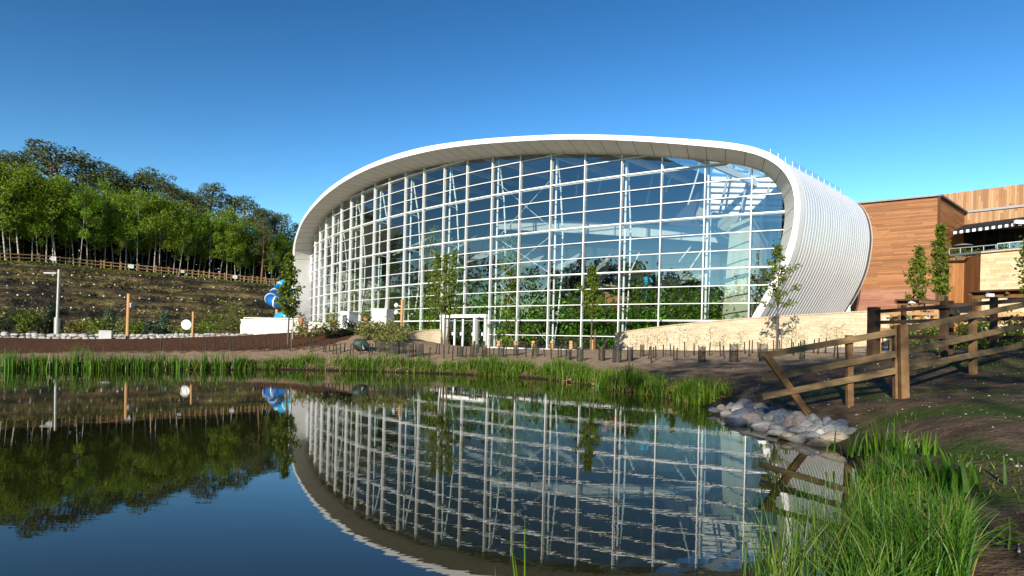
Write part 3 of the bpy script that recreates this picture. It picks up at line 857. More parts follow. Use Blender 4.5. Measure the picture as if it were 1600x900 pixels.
for s0, s1 in zip(ss[:-1], ss[1:]):
    r0, r1 = zrange(s0 + 1e-4), zrange(s1 - 1e-4)
    if r0 is None or r1 is None: continue
    lo, hi = max(r0[0], r1[0]), min(r0[1], r1[1])
    zz = [z for z in zl if lo + .02 < z < hi - .02]
    full = [lo] + zz + [hi]
    door_bay = s0 > DOOR[0] - 1 and s1 < DOOR[1] + .1
    for z0, z1 in zip(full[:-1], full[1:]):
        if door_bay and z1 < 3.3: continue
        pane(s0, s1, z0, z1)
    if abs(r0[1] - r1[1]) > .01:
        if r0[1] > r1[1]: GZ_.face([fac(s0, 0, hi), fac(s1, 0, hi), fac(s0, 0, r0[1])])
        else: GZ_.face([fac(s0, 0, hi), fac(s1, 0, hi), fac(s1, 0, r1[1])])
    if abs(r0[0] - r1[0]) > .01:
        if r0[0] < r1[0]: GZ_.face([fac(s0, 0, r0[0]), fac(s1, 0, lo), fac(s0, 0, lo)])
        else: GZ_.face([fac(s1, 0, r1[0]), fac(s1, 0, lo), fac(s0, 0, lo)])
GZ_.build('glazing', M['glass'])

# mullions, one part each
for i in range(-2, 21):
    s = c_at(i); r = zrange(s)
    if r is None: continue
    z0, z1 = max(r[0], .9), r[1]
    if z1 - z0 < .4: continue
    if i == 12: z0 = 3.55
    t, n = fax(s)
    b = HB(); p = fac(s, .07, (z0 + z1) / 2)
    b.obox(p, t * .034, n * .13, Vector((0, 0, (z1 - z0) / 2)))
    b.build('mullion', M['frame'])
# transoms, one part for each level
for k, z in enumerate(rowz):
    r = srange(z)
    if r is None: continue
    s0, s1 = r
    n = max(2, int((s1 - s0) / 1.0))
    thick = (k - 1) % 3 == 0
    h, dd = (.044, .09) if thick else (.026, .06)
    for sa_, sb_ in (((s0, DOOR[0]), (DOOR[1], s1)) if k == 0 else ((s0, s1),)):
        b = HB(); nq = max(2, int((sb_ - sa_) / 1.0))
        for q in range(nq):
            a, c = sa_ + (sb_ - sa_) * q / nq, sa_ + (sb_ - sa_) * (q + 1) / nq
            m_ = fac((a + c) / 2, .055, z); t, nn = fax((a + c) / 2)
            b.obox(m_, t * ((c - a) / 2 + .01), nn * dd, Vector((0, 0, h)))
        b.build('transom', M['frame'])
    if thick:
        b = HB(); 
        pts = [fac(s0 + (s1 - s0) * q / n, -.34, z + .02) for q in range(n + 1)]
        b.tube(pts, .075, 8); b.build('tie_rail', M['frame'])
# sill along the floor, on both sides of the entrance
for lo_, hi_ in ((-47.5, DOOR[0]), (DOOR[1], 14.0)):
    b = HB(); n = int((hi_ - lo_) / 1.0)
    for q in range(n):
        a, c = lo_ + (hi_ - lo_) * q / n, lo_ + (hi_ - lo_) * (q + 1) / n
        t, nn = fax((a + c) / 2); b.obox(fac((a + c) / 2, .1, .83), t * ((c - a) / 2 + .01), nn * .28, Vector((0, 0, .14)))
    b.build('sill', M['white'])

# bowstring trusses behind every second mullion
for i in range(-1, 20, 2):
    s = c_at(i) + .1; r = zrange(s)
    if r is None: continue
    z0, z1 = max(r[0], .9), r[1] - .15
    if z1 - z0 < 3: continue
    b = HB(); b.tube([fac(s, -.55, z0), fac(s, -.55, z1)], .085, 10)
    tp = b.build('truss_post', M['frame'])
    H = z1 - z0
    mids = [z for k, z in enumerate(rowz) if (k - 1) % 3 == 0 and z0 + .8 < z < z1 - .8]
    def bow(z):
        u = (z - z0) / H
        return -.55 - 1.25 * (1 - (2 * u - 1) ** 2) ** .9
    knots = [z0 + .1] + mids + [z1]
    b = HB(); b.tube([fac(s, bow(z) if k not in (0, len(knots) - 1) else -.6, z) for k, z in enumerate(knots)], .075, 10)
    ob = b.build('truss_bow', M['frame'])
    for z in mids:
        b = HB(); b.tube([fac(s, -.1, z), fac(s, bow(z), z - .1)], .045, 6)
        b.build('strut', M['frame'], None)
# tension cables crossing one bay
for (i0, i1, pairs) in ((13, 15, ((.9, 6.83), (6.83, 10.43), (10.43, 15.2))),):
    s0, s1 = c_at(i0) + .1, c_at(i1) + .1
    b = HB()
    for z0, z1 in pairs:
        b.tube([fac(s0, -.6, z0), fac(s1, -.6, z1)], .022, 5); b.tube([fac(s1, -.62, z0), fac(s0, -.62, z1)], .022, 5)
    b.build('tension_cable', M['frame'])

# entrance: white portal, glass leaves
d0, d1 = DOOR
t, n = fax((d0 + d1) / 2)
def along(s, d, z): return fac(s, d, z)
b = HB()
for q in range(6):
    a, c = d0 + (d1 - d0) * q / 6, d0 + (d1 - d0) * (q + 1) / 6
    tt, nn = fax((a + c) / 2)
    b.obox(fac((a + c) / 2, .35, 3.62), tt * ((c - a) / 2), nn * .24, Vector((0, 0, .14)))
b.build('portal_header', M['white'])
for s, w in ((d0 + .3, .2), (d1 - 1.35, .11), (d1 - .1, .09)):
    tt, nn = fax(s); b = HB(); b.obox(fac(s, .35, 2.17), tt * w, nn * .2, Vector((0, 0, 1.28))); b.build('portal_jamb', M['white'])
edges = [d0 + .65, d0 + 1.7, d0 + 2.75, d1 - 1.5]
for k in range(3):
    a, c = edges[k], edges[k + 1]
    tt, nn = fax((a + c) / 2)
    b = HB(); b.obox(fac((a + c) / 2, .25, 2.15), tt * ((c - a) / 2 - .05), nn * .012, Vector((0, 0, 1.22)))
    leaf = b.build('door', M['glass'])
    b = HB(); b.obox(fac(c - .05, .25, 2.15), tt * .055, nn * .04, Vector((0, 0, 1.25))); b.obox(fac(a + .05, .25, 2.15), tt * .03, nn * .04, Vector((0, 0, 1.25)))
    b.build('door_frame', M['frame'], leaf)
    b = HB(); b.obox(fac(c - .22, .31, 2.05), tt * .07, nn * .03, Vector((0, 0, .14))); b.build('handle', M['white'], leaf)
a, c = d1 - 1.2, d1 - .2; tt, nn = fax((a + c) / 2)
b = HB(); b.obox(fac((a + c) / 2, .25, 2.15), tt * ((c - a) / 2), nn * .012, Vector((0, 0, 1.22))); b.build('side_light', M['glass'])
b = HB(); b.obox(fac((a + c) / 2 + .1, .29, 2.05), tt * .07, nn * .02, Vector((0, 0, .14))); b.build('door_plate', M['white'])

# interior: floor, back wall, pier and ramp slab, ceiling bands, louvres
o = hall.location
b = HB(); 
for q in range(30):
    a, c = -47.5 + 61.4 * q / 30, -47.5 + 61.4 * (q + 1) / 30
    b.face([fac(a, .0, .95), fac(c, .0, .95), fac(c, .0, .95) + EXD * (EXL), fac(a, 0, .95) + EXD * (EXL)])
b.build('floor', M['floor'])
b = HB()
for i in range(0, NPH - 1):
    a, c = CO[i], CO[i + 1]
    if a[0] < -48.6: continue
    za, zc = a[1] - .1, c[1] - .1
    if a[1] < 2 or c[0] <= a[0]: continue
    zb_ = [(.9 if s_ < 14.6 else (zrange(s_, CO) or (.9, 0))[0]) for s_ in (a[0], c[0])]
    b.face([fac(a[0], DF, zb_[0]) + EXD * (EXL - .1), fac(c[0], DF, zb_[1]) + EXD * (EXL - .1), fac(c[0], DF, zc) + EXD * (EXL - .1), fac(a[0], DF, za) + EXD * (EXL - .1)])
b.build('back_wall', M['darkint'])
# cream pier behind the glass, two visible faces, widening to the foot
A0, B0, C0 = at(1124.5, 500, 42.6), at(1171, 500, 41.0), at(1178, 500, 42.4)
A1, B1, C1 = at(1141, 352, 42.6), at(1175.5, 338, 41.0), at(1189, 372, 42.4)
A0.z = B0.z = C0.z = .95
back = Vector((1.2, 1.6, 0))
b = HB(); b.face([A0, B0, B1, A1]); b.face([B0, C0, C1, B1]); b.face([A0, A1, A1 + back, A0 + back]); b.face([C0, C0 + back, C1 + back, C1]); b.face([A1, B1, C1, C1 + back, A1 + back])
b.build('pier', M['cream'])
P = [at(1141, 366, 43.2), at(1155, 338, 43.2), at(1110, 330, 50), at(1034, 300, 62), at(1034, 330, 62), at(1104, 346, 50)]
b = HB(); dn = Vector((.3, .5, -.4))
b.face([P[0], P[1], P[2], P[5]]); b.face([P[5], P[2], P[3], P[4]]); b.face([q + dn for q in (P[5], P[2], P[1], P[0])]); b.face([q + dn for q in (P[4], P[3], P[2], P[5])])
b.face([P[0], P[0] + dn, P[1] + dn, P[1]])
b.build('ramp_slab', M['cream'])
for (s0, s1, dd, za, zb, h) in ((-14, 15, -9, 13.9, 10.2, 1.1), (-20, 12, -13, 12.6, 9.0, 1.2)):
    b = HB()
    for q in range(24):
        u, v = q / 24, (q + 1) / 24
        a, c = s0 + (s1 - s0) * u, s0 + (s1 - s0) * v
        z_ = za + (zb - za) * (u + v) / 2
        tt, nn = fax((a + c) / 2); b.obox(fac((a + c) / 2, dd, z_), tt * ((c - a) / 2 + .02) + Vector((0, 0, (zb - za) / 48)), nn * .15, Vector((0, 0, h / 2)))
    b.build('ceiling_band', M['pale'])
for k in range(8):
    b = HB(); y = 280 + k * 9
    p, q = at(1112, y, 50.5), at(1232, y + 2, 47.5)
    b.beam(p, q, .5, .30); b.build('louvre', M['white'])
for px in (1128, 1160, 1196):
    b = HB(); b.tube([at(px + 14, 255, 48.5), at(px - 8, 352, 47.5)], .10, 8); b.build('roof_strut', M['galv'])
# inclined pale canopies and thin struts seen through the glass
for (x0, y0, x1, y1, Y) in ((735, 405, 800, 385, 58), (690, 400, 740, 372, 62), (812, 415, 846, 405, 57), (868, 420, 905, 400, 56), (620, 395, 672, 372, 68), (925, 428, 952, 402, 54), (1062, 436, 1118, 420, 52)):
    a, c = at(x0, y0, Y), at(x1, y1, Y + 1)
    b = HB(); up = Vector((.6, 2.0, .9))
    b.obox((a + c) / 2, (c - a) / 2, up * .55, Vector((0, 0, .06))); b.build('inner_canopy', M['pale'])
for (xa, ya, xb, yb, Y) in ((1060, 410, 1080, 385, 50), (1078, 420, 1098, 390, 50), (985, 425, 999, 395, 52), (1040, 300, 1052, 262, 50), (1075, 320, 1092, 265, 50), (900, 305, 904, 266, 53), (935, 300, 945, 262, 52), (1010, 320, 1022, 262, 51)):
    b = HB(); b.tube([at(xa, ya, Y), at(xb, yb, Y)], .09, 8); b.build('inner_strut', M['galv'])

# roof-edge guard rail on the ribbed side
b = HB(); bb = HB()
j = int(np.argmin(np.abs(CO[:, 0] - 15.95) + (CO[:, 1] < 10) * 99))
base = fac(CO[j][0], DF, CO[j][1] - .05)
for k in range(12):
    p = base + EXD * (1.0 + k * (EXL - 1.2) / 11)
    b = HB(); b.tube([p, p + Vector((0, 0, .36))], .025, 6); b.build('rail_post', M['white'])
bb.tube([base + EXD * 4.5 + Vector((0, 0, .35)), base + EXD * EXL + Vector((0, 0, .35))], .018, 5)
bb.tube([base + EXD * 4.5 + Vector((0, 0, .22)), base + EXD * EXL + Vector((0, 0, .22))], .018, 5)
bb.build('guard_rail', M['galv'])
# ================================================================== STONE WALLS, TERRACE
def wall_strip(name, pts, thick, m, cap, label, base_drop=.4, cap_h=.07):
    """pts: [(x, y, ztop)] plan line; masonry face with metre UVs and a coping part"""
    P = [Vector((p[0], p[1], 0)) for p in pts]
    root = tag(empty(name, (P[0].x, P[0].y, tz(P[0].x, P[0].y))), label, 'wall')
    o = root.location
    b, c = MB(), MB(); u = 0
    for i in range(len(P) - 1):
        p, q = P[i], P[i + 1]; d = (q - p); L = d.length; nrm = Vector((-d.y, d.x, 0)).normalized() * thick
        zp, zq = pts[i][2], pts[i + 1][2]
        gp, gq = tz(p.x, p.y) - base_drop, tz(q.x, q.y) - base_drop
        def w(v, z): return Vector((v.x, v.y, z)) - o
        b.face([w(p, gp), w(q, gq), w(q, zq), w(p, zp)], [(u, gp), (u + L, gq), (u + L, zq), (u, zp)])
        b.face([w(q + nrm, gq), w(p + nrm, gp), w(p + nrm, zp), w(q + nrm, zq)], [(u, gq), (u + L, gp), (u + L, zp), (u, zq)])
        if i == 0: b.face([w(p + nrm, gp), w(p, gp), w(p, zp), w(p + nrm, zp)], [(0, gp), (thick, gp), (thick, zp), (0, zp)])
        if i == len(P) - 2: b.face([w(q, gq), w(q + nrm, gq), w(q + nrm, zq), w(q, zq)], [(0, gq), (thick, gq), (thick, zq), (0, zq)])
        e = nrm.normalized() * .04
        lo = [w(p - e, zp), w(q - e, zq), w(q + nrm + e, zq), w(p + nrm + e, zp)]
        up = Vector((0, 0, cap_h)); hi = [x + up for x in lo]
        c.face(hi); c.face([lo[0], lo[1], hi[1], hi[0]]); c.face([lo[2], lo[3], hi[3], hi[2]])
        if i == 0: c.face([lo[3], lo[0], hi[0], hi[3]])
        if i == len(P) - 2: c.face([lo[1], lo[2], hi[2], hi[1]])
        u += L
    b.build('masonry', m, root); c.build('coping', cap, root)
    return root
def catmull(P, n=6):
    P = [np.array(p, float) for p in P]; out = []
    for i in range(len(P) - 1):
        p0, p1, p2, p3 = P[max(i - 1, 0)], P[i], P[i + 1], P[min(i + 2, len(P) - 1)]
        for k in range(n):
            t = k / n
            out.append(.5 * (2 * p1 + (p2 - p0) * t + (2 * p0 - 5 * p1 + 4 * p2 - p3) * t * t + (3 * p1 - p0 - 3 * p2 + p3) * t ** 3))
    out.append(P[-1]); return out
def wtop(px, py, Y): v = at(px, py, Y); return (v.x, v.y, v.z)
wall_strip('stone_wall', catmull([wtop(975, 521, 42.6), wtop(962, 521.5, 41.6), wtop(966, 521, 40.4), wtop(1000, 515.5, 39.2), wtop(1060, 508, 37.6), wtop(1140, 500.5, 36.0), wtop(1220, 495, 34.6), wtop(1300, 490.5, 33.4), wtop(1352, 487.5, 32.7), wtop(1420, 486, 31.8), wtop(1475, 486, 31.4)]), .35, M['stonelow'], M['stone_cap'],
           'long curved buff stone wall rising in front of the ribbed silver side')
wall_strip('stone_wall', catmull([wtop(637, 525, 43.4), wtop(641, 521.5, 44.3), wtop(654, 518, 45.0), wtop(672, 516.3, 45.4), wtop(689, 515.8, 45.5)]), .35, M['stonelow'], M['stone_cap'],
           'short curved buff stone wall between the shrub mound and the white entrance')
# terrace in front of the far end of the hall
ter = wall_strip('terrace_wall', [wtop(376, 500, 56), wtop(420, 500, 55), wtop(470, 502, 53.5), wtop(500, 506, 52.5), wtop(545, 508, 51.5), wtop(600, 510, 50.5), wtop(635, 514, 50)], .4, M['render'], M['white'], 'low white rendered terrace wall with wires for climbers before the hall')
# wire trellis and hand rail belong to that wall
o = ter.location
b = MB()
for px in (384, 408, 432, 456, 480): b.tube([at(px, 522, 54.6 - (px - 384) * .02) - o, at(px, 499.5, 54.6 - (px - 384) * .02) - o], .018, 5)
for y in (503, 509, 515): b.tube([at(378, y, 55.2) - o, at(484, y + 2, 52.2) - o], .012, 5)
b.build('trellis_wire', M['timber_hill'], ter)
b = MB(); b.tube([at(381, 496.5, 56.2) - o, at(478, 498.5, 53.4) - o], .05, 8)
for px in (381, 400, 425, 450, 477): b.tube([at(px, 497, 56.2 - (px - 381) * .029) - o, at(px, 503, 56.2 - (px - 381) * .029) - o], .03, 6)
b.build('hand_rail', M['white'], ter)
# rear slab of the terrace
V = [wtop(376, 505, 57), wtop(640, 515, 51)]
b = MB(); z0 = 1.9
b.face([(-25, 56.5, z0), (-8.0, 51, z0), (-6.5, 54, z0), (-29, 80, z0 + .1)])
tag(b.build('terrace', M['path']), kind='structure')

def kiosk(px0, px1, ytop, ybot, Y, label, opening):
    p, q = at(px0, ybot, Y), at(px1, ybot, Y - .5)
    root = tag(empty('white_kiosk', (p + q) / 2), label, 'kiosk'); o = root.location
    t = (q - p); L = t.length; t.normalize(); n = Vector((-t.y, t.x, 0))
    h = at(px0, ytop, Y).z - p.z
    b = MB(); d = 1.2
    # box with a real recess on the front
    u0, u1, z0, z1 = opening
    def P(u, z, k=0.0): return p + t * (u * L) + Vector((0, 0, z * h)) + n * k - o
    for a, c, e, f in ((0, u0, 0, 1), (u1, 1, 0, 1), (u0, u1, 0, z0), (u0, u1, z1, 1)):
        b.face([P(a, e), P(c, e), P(c, f), P(a, f)])
    r = .25
    b.face([P(u0, z0), P(u1, z0), P(u1, z0, r), P(u0, z0, r)]); b.face([P(u0, z1, r), P(u1, z1, r), P(u1, z1), P(u0, z1)])
    b.face([P(u0, z0), P(u0, z0, r), P(u0, z1, r), P(u0, z1)]); b.face([P(u1, z0, r), P(u1, z0), P(u1, z1), P(u1, z1, r)])
    b.face([P(0, 0, d), P(0, 0), P(0, 1), P(0, 1, d)]); b.face([P(1, 0), P(1, 0, d), P(1, 1, d), P(1, 1)]); b.face([P(0, 1), P(1, 1), P(1, 1, d), P(0, 1, d)]); b.face([P(1, 0, d), P(0, 0, d), P(0, 1, d), P(1, 1, d)])
    b.build('housing', M['white'], root)
    b = MB(); b.face([P(u0, z0, r), P(u1, z0, r), P(u1, z1, r), P(u0, z1, r)]); b.build('recess', M['greymetal'], root)
    b = MB(); b.box(P(.5, 1, d / 2) + Vector((0, 0, .04)), (L + .2, d + .2, .08), math.atan2(t.y, t.x)); b.build('cap', M['white'], root)
    return root
kiosk(581, 603, 484, 514, 48.6, 'larger blank white kiosk with a small dark slot before the glazing', (.25, .62, .12, .3))
kiosk(531, 545, 488, 510, 54, 'smaller white kiosk with an open hatch further along the glazing', (.25, .8, .12, .8))

# planter pots on the terrace
for k, (px, yb, Y, lab) in enumerate(((470, 513, 52.6, 'tall terracotta planter at the tree end of the white terrace'), (521, 511, 52.0, 'broad terracotta planter below the smaller white kiosk'), (572, 509, 51.2, 'narrow terracotta planter beside the larger white kiosk'))):
    p = at(px, yb, Y); root = tag(empty('planter', p), lab, 'planter', 'terracotta planters on the terrace')
    b = MB(); s = (.26, .32, .24)[k]; h = (.9, .6, .7)[k]
    b.tube([(0, 0, 0), (0, 0, h * .9), (0, 0, h)], [s * .7, s, s * 1.06], 14); b.build('pot', M['terracotta'], root)
    Cn = rng.normal(size=(90, 3)) * (.3, .3, .28) + (0, 0, h + .3)
    V, F, U = leaf_quads(Cn, .22); np_mesh('foliage', V, F, M['leaf_olive'], root, U)

# ================================================================== BLUE TUBE SLIDE
p0 = at(428, 500, 88); sl = tag(empty('water_slide', (p0.x, p0.y, 1.8)), 'blue tube water slide curling out beside the white hall end', 'slide'); o = sl.location
pts = [at(462, 458, 90), at(448, 444, 91), at(438, 449, 91), at(430, 459, 89), at(423, 466, 87), at(427, 471, 85), at(440, 473, 85), at(462, 474, 86)]
pts = [Vector(q) - o for q in catmull(pts, 6)]
n = len(pts); rr = .78
for a, c, nm, mt in ((0, n // 3, 'upper_tube', 'slide_light'), (n // 3, 2 * n // 3, 'bend_tube', 'slide'), (2 * n // 3, n - 1, 'lower_tube', 'slide')):
    b = MB(); b.tube(pts[a:c + 1], rr, 16); b.build(nm, M[mt], sl)
for k in range(4, n - 2, 7):
    b = MB(); d = (pts[k + 1] - pts[k]).normalized() * .09; b.tube([pts[k] - d, pts[k] + d], rr + .07, 16); b.build('flange', M['signwhite'], sl)
pts2 = [Vector(q) - o for q in catmull([at(436, 497, 86), at(448, 495, 85), at(470, 496, 86)], 6)]
b = MB(); b.tube(pts2, .8, 14); b.build('run_out', M['slide_light'], sl)
b = MB(); q = at(433, 474, 86) - o; b.tube([(q.x, q.y, 0), q], .22, 10); b.build('support_post', M['timber_new'], sl)
b = MB(); q = at(450, 462, 88) - o; b.tube([(q.x, q.y, 0), q], .2, 10); b.build('support_post', M['galv'], sl)

# ================================================================== CEDAR-CLAD BUILDING (right)
cb = tag(empty('cedar_building', at(1462, 492, 50)), 'cedar-clad building with roof terrace, black awning and buff stone base', 'building'); o = cb.location
def quad_uv(b, P, u0=0.0):
    L = (Vector(P[1]) - Vector(P[0])).length
    L2 = (Vector(P[2]) - Vector(P[3])).length
    b.face([Vector(p) - o for p in P], [(u0, P[0][2]), (u0 + L, P[1][2]), (u0 + L, P[2][2]), (u0 + L - L2 if False else u0, P[3][2])])
    return u0 + L
ZB = 2.0
def pl(px, Y): v = at(px, 500, Y); return Vector((v.x, v.y, 0))
def wz(v, z): return Vector((v.x, v.y, z))
A, Bp, Cc = pl(1328, 53.6), pl(1462, 50), pl(1503, 55.8)
ztop = at(1462, 306.5, 50).z; zA = at(1350, 319, 53).z
zsplit = at(1462, 450, 50).z
b = MB(); u = quad_uv(b, [wz(A, zsplit), wz(Bp, zsplit), wz(Bp, ztop), wz(A, ztop)]); quad_uv(b, [wz(Bp, zsplit), wz(Cc, zsplit), wz(Cc, ztop), wz(Bp, ztop)], u + .37)
bk = Vector((-6, 12, 0))
quad_uv(b, [wz(Cc, zsplit), wz(Cc + bk, zsplit), wz(Cc + bk, ztop), wz(Cc, ztop)], 3)
quad_uv(b, [wz(A + bk, zsplit), wz(A, zsplit), wz(A, ztop), wz(A + bk, ztop)], 5)
b.face([wz(v, ztop) - o for v in (A, Bp, Cc, Cc + bk, A + bk)])
b.build('upper_cladding', M['clad_h'], cb)
b = MB(); e = Vector((-.4, -.6, 0)) * .05
u = quad_uv(b, [wz(A, ZB), wz(Bp, ZB), wz(Bp, zsplit - .02), wz(A, zsplit - .02)]); quad_uv(b, [wz(Bp, ZB), wz(Cc, ZB), wz(Cc, zsplit - .02), wz(Bp, zsplit - .02)], u)
b.build('lower_cladding', M['clad_low'], cb)
b = MB()
for v, w_ in ((A, Bp), (Bp, Cc)): b.beam(wz(v, ztop + .06) - o, wz(w_, ztop + .06) - o, .5, .14)
b.build('roof_trim', M['greymetal'], cb)
b = MB(); b.box(wz(Bp, (ztop + ZB) / 2) - o + Vector((.02, -.05, 0)), (.16, .12, ztop - ZB), .5); b.build('corner_post', M['clad_v2'], cb)
b = MB(); b.beam(wz(A, ZB - .05) - o + Vector((0, -.3, 0)), wz(Bp, ZB - .05) - o + Vector((0, -.3, 0)), .3, .25); b.build('plinth', M['render'], cb)
# tall set-back vertical cladding
D0, D1 = pl(1455, 60), pl(1720, 54.5)
zt0, zt1 = at(1472, 304, 59.6).z, at(1600, 288.5, 57).z
zt1 = zt0 + (zt1 - zt0) * 2.05
b = MB(); quad_uv(b, [wz(D0, 9), wz(D1, 9), wz(D1, zt1), wz(D0, zt0)]); quad_uv(b, [wz(D0 + bk, 9), wz(D0, 9), wz(D0, zt0), wz(D0 + bk, zt0)])
b.build('tall_cladding', M['clad_v'], cb)
# lower vertical cladding above the terrace with its grey trim
E0, E1 = pl(1495, 56.2), pl(1720, 50.5)
ze = at(1503, 332.5, 56).z; ze1 = at(1600, 322.5, 53.5).z; sl_ = (ze1 - ze) / (1600 - 1503)
zE0, zE1 = ze - 8 * sl_, ze + 217 * sl_
zl0, zl1 = at(1503, 358, 56).z, at(1600, 346, 53.5).z
b = MB(); quad_uv(b, [wz(E0, zl0 - .3), wz(E1, zl0 - .3), wz(E1, zE1), wz(E0, zE0)]); b.face([wz(E0, zE0) - o, wz(E1, zE1) - o, wz(D1, zE1) - o, wz(D0, zE0) - o])
b.build('terrace_fascia', M['clad_v'], cb)
b = MB(); b.beam(wz(E0, zE0 + .05) - o, wz(E1, zE1 + .05) - o, .3, .2); b.build('fascia_trim', M['greymetal'], cb)
# recessed terrace room: dark back wall with glazed doors
R0, R1 = pl(1490, 57.5), pl(1740, 53)
zdeck = at(1500, 401, 48).z
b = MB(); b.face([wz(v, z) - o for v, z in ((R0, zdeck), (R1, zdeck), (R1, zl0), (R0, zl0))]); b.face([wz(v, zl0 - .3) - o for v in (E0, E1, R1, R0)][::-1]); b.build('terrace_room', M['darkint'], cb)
b = MB()
for (xa, xb) in ((1524, 1536), (1541, 1560), (1562, 1584), (1586, 1640)):
    b.face([at(xa, 397, 56) - o, at(xb, 395, 55.5) - o, at(xb, 373, 55.5) - o, at(xa, 376, 56) - o])
b.build('terrace_glazing', glass_mat('terrace_glazing', (.35, .4, .42), .16), cb)
b = MB()
for px in (1538, 1561, 1585): b.tube([at(px, 400, 55) - o, at(px, 352, 55) - o], .1, 8)
b.build('terrace_column', M['darkint'], cb)
# terrace deck, front wall in stone and boarded corner
S0, S1 = pl(1530, 46.5), pl(1760, 41.5)
zs0, zs1 = at(1530, 396, 46.5).z, at(1600, 389.5, 45).z
zs1 = zs0 + (zs1 - zs0) * 2.6
b = MB(); quad_uv(b, [wz(S0, 1.4), wz(S1, 1.4), wz(S1, zs1), wz(S0, zs0)])
sb = Vector((1.2, 4, 0)); b.build('stone_base', M['stonework'], cb)
b = MB(); quad_uv(b, [wz(S0 + sb, 1.4), wz(S0, 1.4), wz(S0, zs0), wz(S0 + sb, zs0)], 2); b.build('side_boarding', M['clad_v2'], cb)
b = MB(); b.beam(wz(S0, zs0 + .06) - o, wz(S1, zs1 + .06) - o, .45, .12); b.build('stone_coping', M['stone_cap'], cb)
W0, W1 = pl(1481, 50.2), pl(1512, 49.0)
zw = at(1500, 400, 49).z
W2 = pl(1529, 50.6)
b = MB(); quad_uv(b, [wz(W0, 1.8), wz(W1, 1.8), wz(W1, zw), wz(W0, zw)]); quad_uv(b, [wz(W1, 1.8), wz(W2, 1.8), wz(W2, zw), wz(W1, zw)], 2.1); b.build('boarded_corner', M['clad_v2'], cb)
b = MB(); b.face([wz(v, zdeck) - o for v in (W0, W1, W2, S1, R1, R0)]); b.build('deck', M['floor'], cb)
b = MB(); b.face([at(1486, 492, 49.3) - o, at(1529, 492, 47.2) - o, at(1529, 472, 47.2) - o, at(1486, 474, 49.3) - o]); b.build('under_opening', M['darkint'], cb)
# glass balustrade with rail
G = [at(1483, 399, 49.4), at(1556, 392, 46.4), at(1558, 390, 45.8), at(1700, 377, 43)]
G2 = [at(1483, 389, 49.4), at(1556, 382.5, 46.4), at(1558, 381, 45.8), at(1700, 367, 43)]
b = MB()
for k in (0, 2): b.face([G[k] - o, G[k + 1] - o, G2[k + 1] - o, G2[k] - o])
b.build('balustrade_glass', M['glass'], cb)
b = MB()
for k in (0, 2): b.tube([G2[k] - o, G2[k + 1] - o], .045, 8)
for k, nn in ((0, 5), (2, 8)):
    for i in range(nn): u = i / (nn - 1); b.tube([G[k].lerp(G[k + 1], u) - o, G2[k].lerp(G2[k + 1], u) - o], .03, 6)
b.build('balustrade_rail', M['galv'], cb)
b = MB(); b.beam(G[0] - o, G[1] - o, .2, .16); b.build('deck_edge', M['greymetal'], cb)
# awning with black and white valance
w0, w1 = at(1507, 352, 55.3), at(1690, 328, 51); f0, f1 = at(1490, 361.5, 51.3), at(1690, 334.5, 47.2)
b = MB(); up = Vector((0, 0, .05))
b.face([f0 - o, f1 - o, w1 - o, w0 - o]); b.face([w0 + up - o, w1 + up - o, f1 + up - o, f0 + up - o]); aw = b.build('awning', M['black'], cb)
n = 38; bw, bk_ = MB(), MB()
for i in range(n):
    a, c = f0.lerp(f1, i / n), f0.lerp(f1, (i + 1) / n); dz = Vector((0, 0, -.24))
    (bw if i % 2 == 0 else bk_).face([a + dz - o, c + dz - o, c - o, a - o])
bw.build('valance_white', M['signwhite'], aw); bk_.build('valance_black', M['black'], aw)
for u in (.0, .55): 
    b = MB(); b.tube([w0.lerp(w1, u) - o + Vector((0, 0, -.3)), f0.lerp(f1, u) - o], .05, 6); b.build('awning_arm', M['greymetal'], aw)
b = MB(); b.box(at(1597, 347, 49) - o, (1.2, .2, .3)); b.build('wall_lamp', M['signwhite'], cb)
# planters and parasol on the terrace
tp = [(1500, 378, 'low leafy planter beneath the awning end', .9, .55), (1516, 376, 'wide leafy planter beneath the black awning', 1.2, .6), (1567, 372, 'slim conical shrub, first of three behind the terrace rail', .35, 1.15), (1576, 371, 'slim conical shrub, second of three behind the terrace rail', .35, 1.2), (1591, 370, 'slim conical shrub, third of three behind the terrace rail', .35, 1.2)]
for px, y, lab, r, h in tp:
    p = at(px, y, 51.5); p.z = zdeck
    root = tag(empty('terrace_shrub', p), lab, 'shrub'); k = 260
    b = MB(); b.box((0, 0, .3), (max(.5, r * 1.2), .5, .6)); b.build('trough', M['greymetal'], root)
    zz = rng.uniform(0, 1, k); a = rng.uniform(0, 6.28, k); q = r * np.sqrt(rng.uniform(0, 1, k)) * ((1 - zz * .8) if h > 1 else 1)
    V, F, U = leaf_quads(np.stack([q * np.cos(a), q * np.sin(a) * (1 if h > 1 else .6), .6 + zz * h], 1), .2); np_mesh('foliage', V, F, M['leaf_young'], root, U)
p = at(1503, 385, 53); p.z = zdeck
root = tag(empty('parasol', p), 'small pale parasol under the black awning on the terrace', 'parasol')
b = MB(); b.tube([(0, 0, 0), (0, 0, 1.9)], .03, 6); b.build('pole', M['greymetal'], root)
b = MB(); b.tube([(0, 0, 1.75), (0, 0, 2.05)], [.9, .03], 10, False); b.build('canopy', M['pale'], root)

